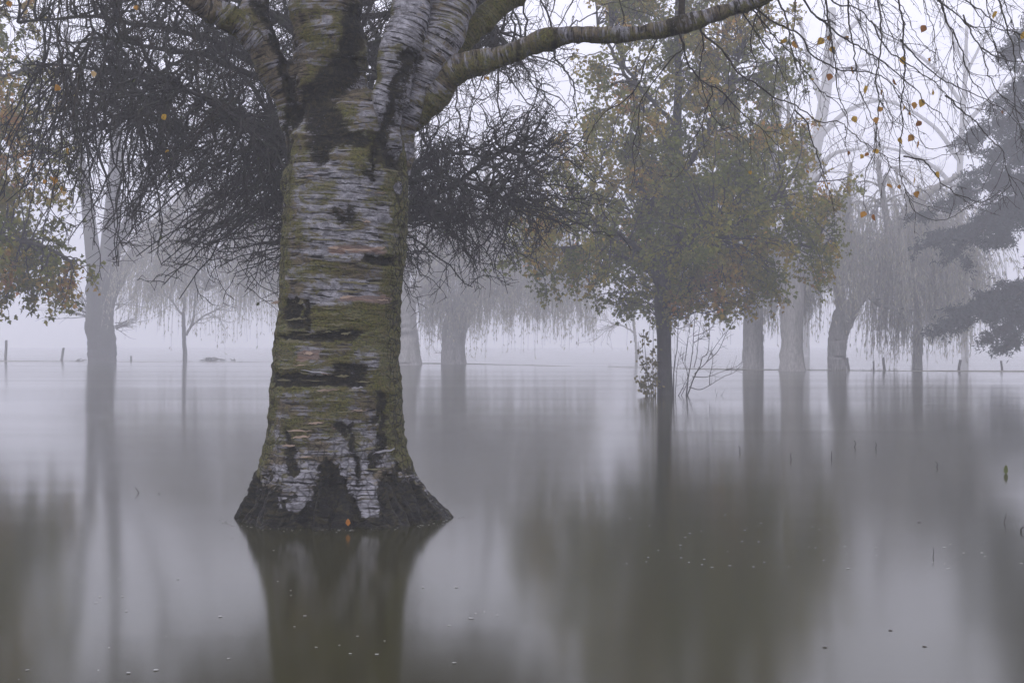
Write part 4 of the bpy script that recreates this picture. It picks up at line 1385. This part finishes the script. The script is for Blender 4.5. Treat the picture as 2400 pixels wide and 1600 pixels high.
willow('leaning willow with a bulging bole and wide weeping curtain in mid-distance', 78.0,
       [(1064, 890, 34), (1064, 853, 30), (1062, 810, 27), (1066, 770, 30), (1088, 715, 27), (1118, 660, 23)],
       [[(1112, 670, 22), (1140, 610, 17), (1180, 530, 14), (1220, 420, 10), (1240, 260, 6)], [(1075, 745, 17), (1045, 712, 14), (1010, 690, 10), (985, 650, 6)], [(1135, 620, 10), (1190, 590, 8), (1250, 600, 6), (1320, 640, 3)],
        [(1120, 660, 9), (1150, 680, 7), (1200, 690, 5), (1280, 700, 3)], [(1160, 570, 9), (1150, 450, 7), (1130, 330, 4)]],
       dome=(1195, 690, 185, 170), narc=140, nstr=17, zend=(.1, 1.8), seed=7, twigs=8, suckers=[(1062, 812, 1045, 800, 3)])
willow('narrow misty trunk just right of the maple, leftmost of three', 61.0,
       [(1764, 900, 27), (1764, 866, 24), (1765, 800, 24), (1766, 720, 23), (1768, 650, 22), (1772, 560, 19)],
       [[(1775, 580, 17), (1800, 450, 13), (1815, 300, 9), (1830, 120, 5)], [(1768, 590, 15), (1740, 470, 11), (1720, 330, 7), (1700, 180, 4)], [(1768, 700, 8), (1800, 660, 6), (1850, 640, 4)]],
       dome=(1690, 640, 170, 110), narc=60, nstr=14, zend=(.6, 2.6), seed=8, twigs=8)
willow('tall straight misty trunk flaring at the waterline, middle of three', 58.0,
       [(1858, 905, 38), (1857, 869, 33), (1856, 850, 28.5), (1856, 800, 26), (1858, 700, 26), (1864, 580, 24), (1872, 500, 20), (1880, 420, 15), (1884, 300, 10)],
       [[(1868, 540, 13), (1830, 440, 9), (1800, 340, 6), (1780, 240, 3)], [(1874, 500, 10), (1900, 440, 7), (1930, 400, 4)], [(1880, 440, 9), (1850, 340, 6), (1840, 240, 3)]],
       dome=(1880, 600, 120, 90), narc=16, nstr=7, zend=(1.8, 3.6), seed=9, twigs=10)
willow('forked willow with a thick right-leaning limb, rightmost of three misty trunks', 61.0,
       [(1962, 900, 25), (1962, 866, 22), (1962, 820, 21), (1966, 780, 23), (1980, 740, 26), (1992, 722, 24)],
       [[(1985, 735, 19), (2020, 690, 17), (2055, 640, 15), (2085, 570, 13), (2130, 500, 11), (2190, 440, 8), (2260, 400, 5)], [(1978, 740, 15), (1968, 680, 13), (1966, 600, 11), (1985, 500, 8), (1995, 380, 5)],
        [(2088, 560, 10), (2030, 580, 9), (1975, 600, 7), (1900, 610, 4)], [(2080, 570, 9), (2110, 530, 8), (2180, 540, 6), (2260, 570, 3)], [(2030, 690, 7), (2070, 720, 6), (2140, 730, 4)], [(2085, 560, 9), (2070, 470, 7), (2060, 380, 4)]],
       dome=(2060, 620, 215, 150), narc=120, nstr=13, zend=(.4, 2.6), seed=10, twigs=12)
willow('heavy weeping willow column trailing to the water left of the cedar', 63.5,
       [(2150, 890, 13), (2150, 863, 12), (2152, 800, 11), (2150, 720, 10), (2148, 640, 9), (2146, 540, 7)],
       [[(2148, 640, 7), (2120, 570, 5), (2090, 540, 4), (2070, 540, 3)], [(2147, 600, 6), (2170, 540, 5), (2200, 530, 3), (2230, 560, 2)], [(2146, 560, 6), (2140, 490, 5), (2150, 440, 3)]],
       dome=(2150, 640, 62, 110), narc=60, nstr=16, zend=(.0, .7), seed=12)
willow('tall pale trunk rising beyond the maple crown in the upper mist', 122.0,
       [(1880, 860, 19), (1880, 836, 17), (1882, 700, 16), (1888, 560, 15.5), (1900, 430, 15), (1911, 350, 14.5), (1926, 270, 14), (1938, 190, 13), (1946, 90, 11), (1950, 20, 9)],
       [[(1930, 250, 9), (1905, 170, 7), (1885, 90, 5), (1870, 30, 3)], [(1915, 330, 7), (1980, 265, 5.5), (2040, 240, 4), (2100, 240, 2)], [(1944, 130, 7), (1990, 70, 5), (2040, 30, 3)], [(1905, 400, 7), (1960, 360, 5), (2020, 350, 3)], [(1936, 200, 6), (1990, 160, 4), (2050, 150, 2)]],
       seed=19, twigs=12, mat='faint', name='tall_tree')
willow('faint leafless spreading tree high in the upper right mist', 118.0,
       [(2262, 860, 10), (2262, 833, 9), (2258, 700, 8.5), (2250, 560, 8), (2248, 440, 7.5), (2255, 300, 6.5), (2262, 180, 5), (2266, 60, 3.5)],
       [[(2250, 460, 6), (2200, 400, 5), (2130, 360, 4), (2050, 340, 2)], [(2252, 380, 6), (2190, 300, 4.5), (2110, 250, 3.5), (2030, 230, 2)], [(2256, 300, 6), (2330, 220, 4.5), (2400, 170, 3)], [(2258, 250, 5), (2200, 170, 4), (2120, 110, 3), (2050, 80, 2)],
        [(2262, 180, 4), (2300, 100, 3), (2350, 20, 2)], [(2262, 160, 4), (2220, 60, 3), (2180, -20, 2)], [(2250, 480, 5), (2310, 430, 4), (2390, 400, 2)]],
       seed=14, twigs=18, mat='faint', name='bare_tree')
willow('faint small leafless tree in the mist just left of the maple trunk', 95.0,
       [(1492, 850, 4), (1492, 841, 3.6), (1490, 800, 3.2), (1484, 750, 3)],
       [[(1485, 755, 2.4), (1465, 725, 2), (1435, 712, 1.4), (1410, 712, .8)], [(1484, 752, 2.4), (1478, 720, 2), (1462, 690, 1.5), (1440, 660, .9)], [(1484, 750, 2.2), (1495, 710, 2), (1500, 670, 1.4), (1498, 630, .8)], [(1488, 780, 2), (1460, 765, 1.6), (1430, 760, 1)]],
       seed=15, twigs=12, name='bare_tree')

# ------------------------------------------------------------------ cedar at the right edge
def build_cedar():
    rng = np.random.default_rng(17)
    Y = 50.0
    tx = 2585
    base = P(tx, HOR + CAMZ * F / Y, Y)
    root = thing('cedar_tree', base, 'blue-grey cedar with layered drooping boughs at the right edge', 'tree')
    s = catmull(np.array([[*P(a, b, Y), r * Y / F] for a, b, r in [(tx, 930, 36), (tx, 880, 32), (tx, 700, 28), (tx - 4, 450, 24), (tx, 200, 18), (tx + 4, 0, 13), (tx, -170, 7)]]), 40)
    g = Geo()
    g.add(*tubes(s[None, :, :3], s[None, :, 3], 16))
    part('trunk', g, M['cedar'], root)
    # (root py, tip px, tip py, depth of the tip, half width of the plate)
    B = [(690, 2165, 785, -1.0, 1.3), (670, 2230, 760, -2.2, 1.2), (680, 2290, 815, -3.2, 1.1), (660, 2260, 735, .8, 1.2), (690, 2340, 800, 1.0, 1.1), (500, 2165, 580, .6, 1.5), (460, 2200, 600, -1.6, 1.6), (430, 2260, 570, -3.0, 1.4), (410, 2190, 510, 2.2, 1.5), (440, 2300, 560, 1.2, 1.5), (330, 2230, 450, -.8, 1.6),
         (300, 2290, 400, -2.4, 1.4), (250, 2290, 330, .8, 1.5), (160, 2330, 270, -.6, 1.3), (120, 2380, 200, -2.0, 1.2), (40, 2370, 130, .4, 1.2), (-60, 2420, 30, -.5, 1.0), (-120, 2470, -60, -.3, .8),
         (620, 2960, 740, 0, 1.5), (480, 3000, 590, -1, 1.6), (320, 2930, 430, .5, 1.5), (160, 2860, 260, -.5, 1.3), (0, 2790, 80, .4, 1.0), (560, 2620, 700, -4.2, 1.6), (400, 2600, 520, -4.0, 1.6), (220, 2560, 330, -3.4, 1.4), (500, 2560, 620, 4.2, 1.6), (260, 2540, 360, 3.6, 1.4)]
    for (ry, px, py, dy, hw) in B:
        S = P(tx, ry, Y)
        E = P(px, py, Y + dy)
        E[0] = (px - 1200) * Y / F
        mid = (S + E) / 2
        mid[2] = max(S[2], E[2]) - .05 + .1 * rng.random()
        n = 18
        b = catmull(np.array([S, mid, E]), n)
        b += rng.normal(0, .02, b.shape)
        g = Geo()
        g.add(*tubes(b[None], taper(.10, .012, 1, n - 1), 6))
        k = 46
        idx, S2, D2, t2 = kids(b[None], k, rng, .22, 1.0, 1.05, flat=.9)
        D2[:, 2] = D2[:, 2] * .3 - .10
        L2 = 1.3 * hw * rng.uniform(.45, 1.0, k) * (1.15 - .8 * t2)
        sub = grow(S2, D2, L2, 7, .07, .05, rng)
        g.add(*tubes(sub, taper(.018, .005, k, 7), 3))
        i3, S3, D3, t3 = kids(sub, 9, rng, .1, 1.0, .8, flat=.85)
        sub3 = grow(S3, D3, rng.uniform(.16, .55, len(S3)), 4, .12, .06, rng)
        bo = part('bough', g, M['cedar'], root)
        m = (13 if px < 2600 else 4) * len(sub3)
        ti = rng.integers(0, len(sub3), m)
        tt = rng.uniform(0, 4, m)
        i = np.minimum(tt.astype(int), 3)
        f = (tt - i)[:, None]
        Sx = sub3[ti, i] * (1 - f) + sub3[ti, i + 1] * f + rng.normal(0, .028, (m, 3))
        c = np.array([[.030, .042, .040]]) * rng.uniform(.6, 1.5, (m, 1))
        v, fc, tc_ = leaves(Sx, rng.uniform(.13, .23, m), SLIM, rng, np.concatenate([c, np.ones((m, 1))], 1), .1)
        g2 = Geo()
        g2.add(v, fc, tc_)
        part('needles', g2, M['needle'], bo, kind='stuff')
build_cedar()

# ------------------------------------------------------------------ fence posts, drift, twigs and leaves in the water
def build_posts():
    rng = np.random.default_rng(23)
    P_ = [(15, 797, 842, 3.2, 92, 'tall weathered post in water at the far left edge'), (149, 815, 841, 3.0, 93, 'short leaning post left of the stout pollard trunk'), (307, 834, 843, 2.2, 92, 'lowest stub of a post right of the stout pollard trunk'),
          (1787, 822, 866, 3.0, 61.5, 'post tight against the right side of the narrow misty trunk'), (1985, 838, 868, 3.2, 59.6, 'post just right of the forked misty willow'), (2069, 838, 868, 3.2, 59.6, 'post standing alone between forked willow and weeping column'), (2251, 843, 868, 3.4, 59.6, 'leaning post under the tip of the low cedar bough'), (2346, 845, 868, 2.6, 60, 'rightmost short post under the low cedar bough'),
          (2047, 846, 868, 2.0, 60, 'thin stake left of the lone post by forked willow')]
    for px, y0, y1, r, Y, lab in P_:
        a, b = P(px, y0, Y), P(px, y1, Y)
        b[2] = -.3
        h = a[2]
        n = 7
        z = np.array([-.3, 0, h * .3, h * .6, h * .93, h * .985, h])
        lean = rng.normal(0, .07) if 'leaning' not in lab else .16
        rr_ = r * Y / F * np.array([1.05, 1.03, 1, .97, .98, .9, .45])
        pt = np.stack([a[0] + lean * (h - z) * -1 + rng.normal(0, .006, n), np.full(n, Y), z], -1)
        g = Geo()
        g.add(*tubes(pt[None], rr_[None], 9))
        single('fence_post', g, M['post'], lab, 'post', 'fence posts along the far bank', origin=(a[0], Y, 0), smooth=False)
build_posts()

def build_drift():
    rng = np.random.default_rng(29)
    for (px, py, wpx, hpx, Y, lab, k) in [(192, 838, 26, 10, 91, 'broken branch snagged left of the stout pollard trunk', 7), (490, 841, 48, 5, 94, 'low heap of drifted sticks right of the thin young tree', 16), (545, 842, 12, 5, 95, 'small clump of drift between stick heap and birch', 8)]:
        c = P(px, HOR + CAMZ * F / Y, Y)
        w = wpx * Y / F
        S = np.stack([c[0] + rng.uniform(-w * .5, w * .3, k), Y + rng.uniform(-.3, .3, k), np.full(k, .0)], -1)
        D = np.stack([rng.normal(.2, 1, k), rng.normal(0, .3, k), rng.uniform(.1, .5, k)], -1)
        sh = grow(S, D, rng.uniform(.3, .9, k) * w / 1.0, 6, .15, .25, rng)
        sh[:, :, 2] = np.minimum(sh[:, :, 2], hpx * Y / F * 1.5)
        g = Geo()
        g.add(*tubes(sh, taper(.05, .012, k, 6), 5))
        o = Geo()
        n = 20
        single('driftwood', g, M['post'], lab, 'driftwood', 'drift along the far bank', origin=(c[0], Y, 0))
    # bent twigs breaking the surface
    tw = [(325, 1155, [(0, 0), (-6, -10), (-9, -14)], 'bent dark twig poking from the water left of the birch'), (372, 1157, [(0, 0), (3, -4)], 'tiny twig tip beside the bent twig left of the birch'),
          (1733, 1058, [(0, 0), (2, -6), (-2, -14)], 'thin twig in the water, leftmost of a scattered row at right'), (1854, 1076, [(0, 0), (-1, -9), (0, -15)], 'short upright twig, second of a scattered row at right'), (1949, 1072, [(0, 0), (0, -15)], 'straight thin twig, third of a scattered row at right'),
          (2003, 1047, [(0, 0), (3, -8), (-1, -15)], 'hooked twig, fourth of a scattered row at right'), (2053, 1050, [(0, 0), (1, -8), (-1, -14)], 'hooked twig, fifth of a scattered row at right'), (2195, 1094, [(0, 0), (3, -6), (-2, -13)], 'little crook of twig alone in the water at right'),
          (2353, 1224, [(0, 0), (3, -10), (5, -20)], 'slanting twig in the water near the right edge'), (2393, 1245, [(0, 0), (2, -8), (6, -11)], 'thick twig stub in the water at the right edge'), (2187, 1305, [(0, 0), (1, -10), (0, -22)], 'faint upright twig in pale water at lower right')]
    for px, py, sh, lab in tw:
        Y = CAMZ * F / (py - HOR)
        p3 = np.array([P(px, py + 12, Y)] + [P(px + a, py + b, Y) for a, b in sh])
        p3[0] = [p3[1][0], Y, -.06]
        p3[1, 2] = 0
        s = catmull(p3, 14)
        s += rng.normal(0, .001, s.shape)
        r = .0042 * Y / 10
        if 'thick' in lab:
            r *= 2.2
        g = Geo()
        g.add(*tubes(s[None], taper(r, r * .45, 1, 13), 5))
        single('water_twig', g, M['thorn'], lab, 'twig', 'twigs breaking the surface', origin=(s[0, 0], Y, 0))
    # single leaves floating or caught
    fl = [(2358, 1110, (.10, .12, .03), .09, 'upright green leaf caught in the water near the right edge', True), (817, 1222, (.42, .17, .04), .045, 'small orange leaf stuck to the wet birch root', True),
          (2154, 1224, (.05, .04, .03), .028, 'dark floating leaf in grey water at right', False), (2087, 1477, (.06, .05, .04), .02, 'dark floating leaf in the palest patch of lower right water', False), (2167, 1515, (.07, .06, .05), .02, 'dark floating leaf right of the palest water patch', False),
          (1933, 1517, (.05, .045, .03), .02, 'dark floating leaf near the bottom, left of the palest patch', False)]
    for px, py, c, sz, lab, up in fl:
        Y = CAMZ * F / (py - HOR)
        if px == 817:
            Y = 8.43
        o = P(px, py, Y)
        g = Geo()
        sv = OVAL[0] * sz
        if px == 817:
            o[2] = .035
            V = o + np.stack([sv[:, 0], -.03 * np.ones(len(sv)) + sv[:, 2] * .3, sv[:, 1] - sz * .2], -1)
        elif up:
            V = o + np.stack([sv[:, 0] * .7, sv[:, 2], sv[:, 1] - .01], -1)
        else:
            V = np.array([o[0], o[1], .0015]) + np.stack([sv[:, 1] - sz / 2, sv[:, 0] * 1.5, sv[:, 2] * .3], -1)
        g.add(V, OVAL[1])
        single('leaf_on_water' if not px == 817 else 'stuck_leaf', g, leaf_mat('leaf_%d' % px, c, .2), lab, 'leaf', origin=tuple(o))
    # specks of foam and scum drifting over the near water, mostly to the right
    n = 420
    px = np.concatenate([rng.uniform(1050, 2400, 370), rng.uniform(0, 1000, 50)])
    py = rng.uniform(1180, 1600, n)
    Y = CAMZ * F / (py - HOR)
    X = (px - 1200) * Y / F
    dn = fbm(np.stack([X * 1.3, Y * .8, X * 0], -1), 3)
    k = dn > .50
    X, Y = X[k], Y[k]
    # and specks added round the birch's foot for its white waterline highlights
    an = rng.uniform(np.pi * .95, np.pi * 2.05, 70)
    rb = .60 + .10 * np.abs(np.cos(an)) + np.abs(rng.normal(0, .05, 70))
    X = np.concatenate([X, B0[0] + rb * np.cos(an)])
    Y = np.concatenate([Y, D0 + rb * np.sin(an) * .98])
    g = Geo()
    for x, y in zip(X, Y):
        m = 6
        a = np.arange(m) * 2 * np.pi / m
        r = rng.uniform(.0018, .0058) * rng.uniform(.6, 1.4, m)
        V = np.stack([x + np.cos(a) * r * 1.7, y + np.sin(a) * r * 1.5, np.full(m, .0025)], -1)
        V = np.vstack([V, [[x, y, .0035]]])
        g.add(V, np.array([[i, (i + 1) % m, m] for i in range(m)]))
    single('foam_specks', g, M['foam'], 'tiny pale foam specks drifting on the near water', 'foam', kind='stuff')
build_drift()
# ------------------------------------------------------------------ haze
def build_haze():
    x0, x1, y0, y1, z0, z1 = -EXT - 5, EXT + 5, -46, YFAR + 6, -1.6, 34
    v = np.array([[x, y, z] for z in (z0, z1) for y in (y0, y1) for x in (x0, x1)], float)
    f = np.array([[0, 2, 3, 1], [4, 5, 7, 6], [0, 1, 5, 4], [2, 6, 7, 3], [0, 4, 6, 2], [1, 3, 7, 5]])
    m, nt, out = newmat('mist')
    pv = nd(nt, 'ShaderNodeVolumePrincipled')
    pv.inputs['Density'].default_value = HAZE
    pv.inputs['Color'].default_value = (0.96, 0.96, 1.0, 1)
    pv.inputs['Density Attribute'].default_value = ''
    pv.inputs['Color Attribute'].default_value = ''
    pv.inputs['Temperature Attribute'].default_value = ''
    nt.links.new(pv.outputs[0], out.inputs['Volume'])
    m.cycles.homogeneous_volume = True
    g = Geo()
    g.add(v, f)
    single('haze', g, m, 'pale morning mist over the flooded park', 'mist', kind='stuff', smooth=False)
HAZE = 0.0060
build_haze()
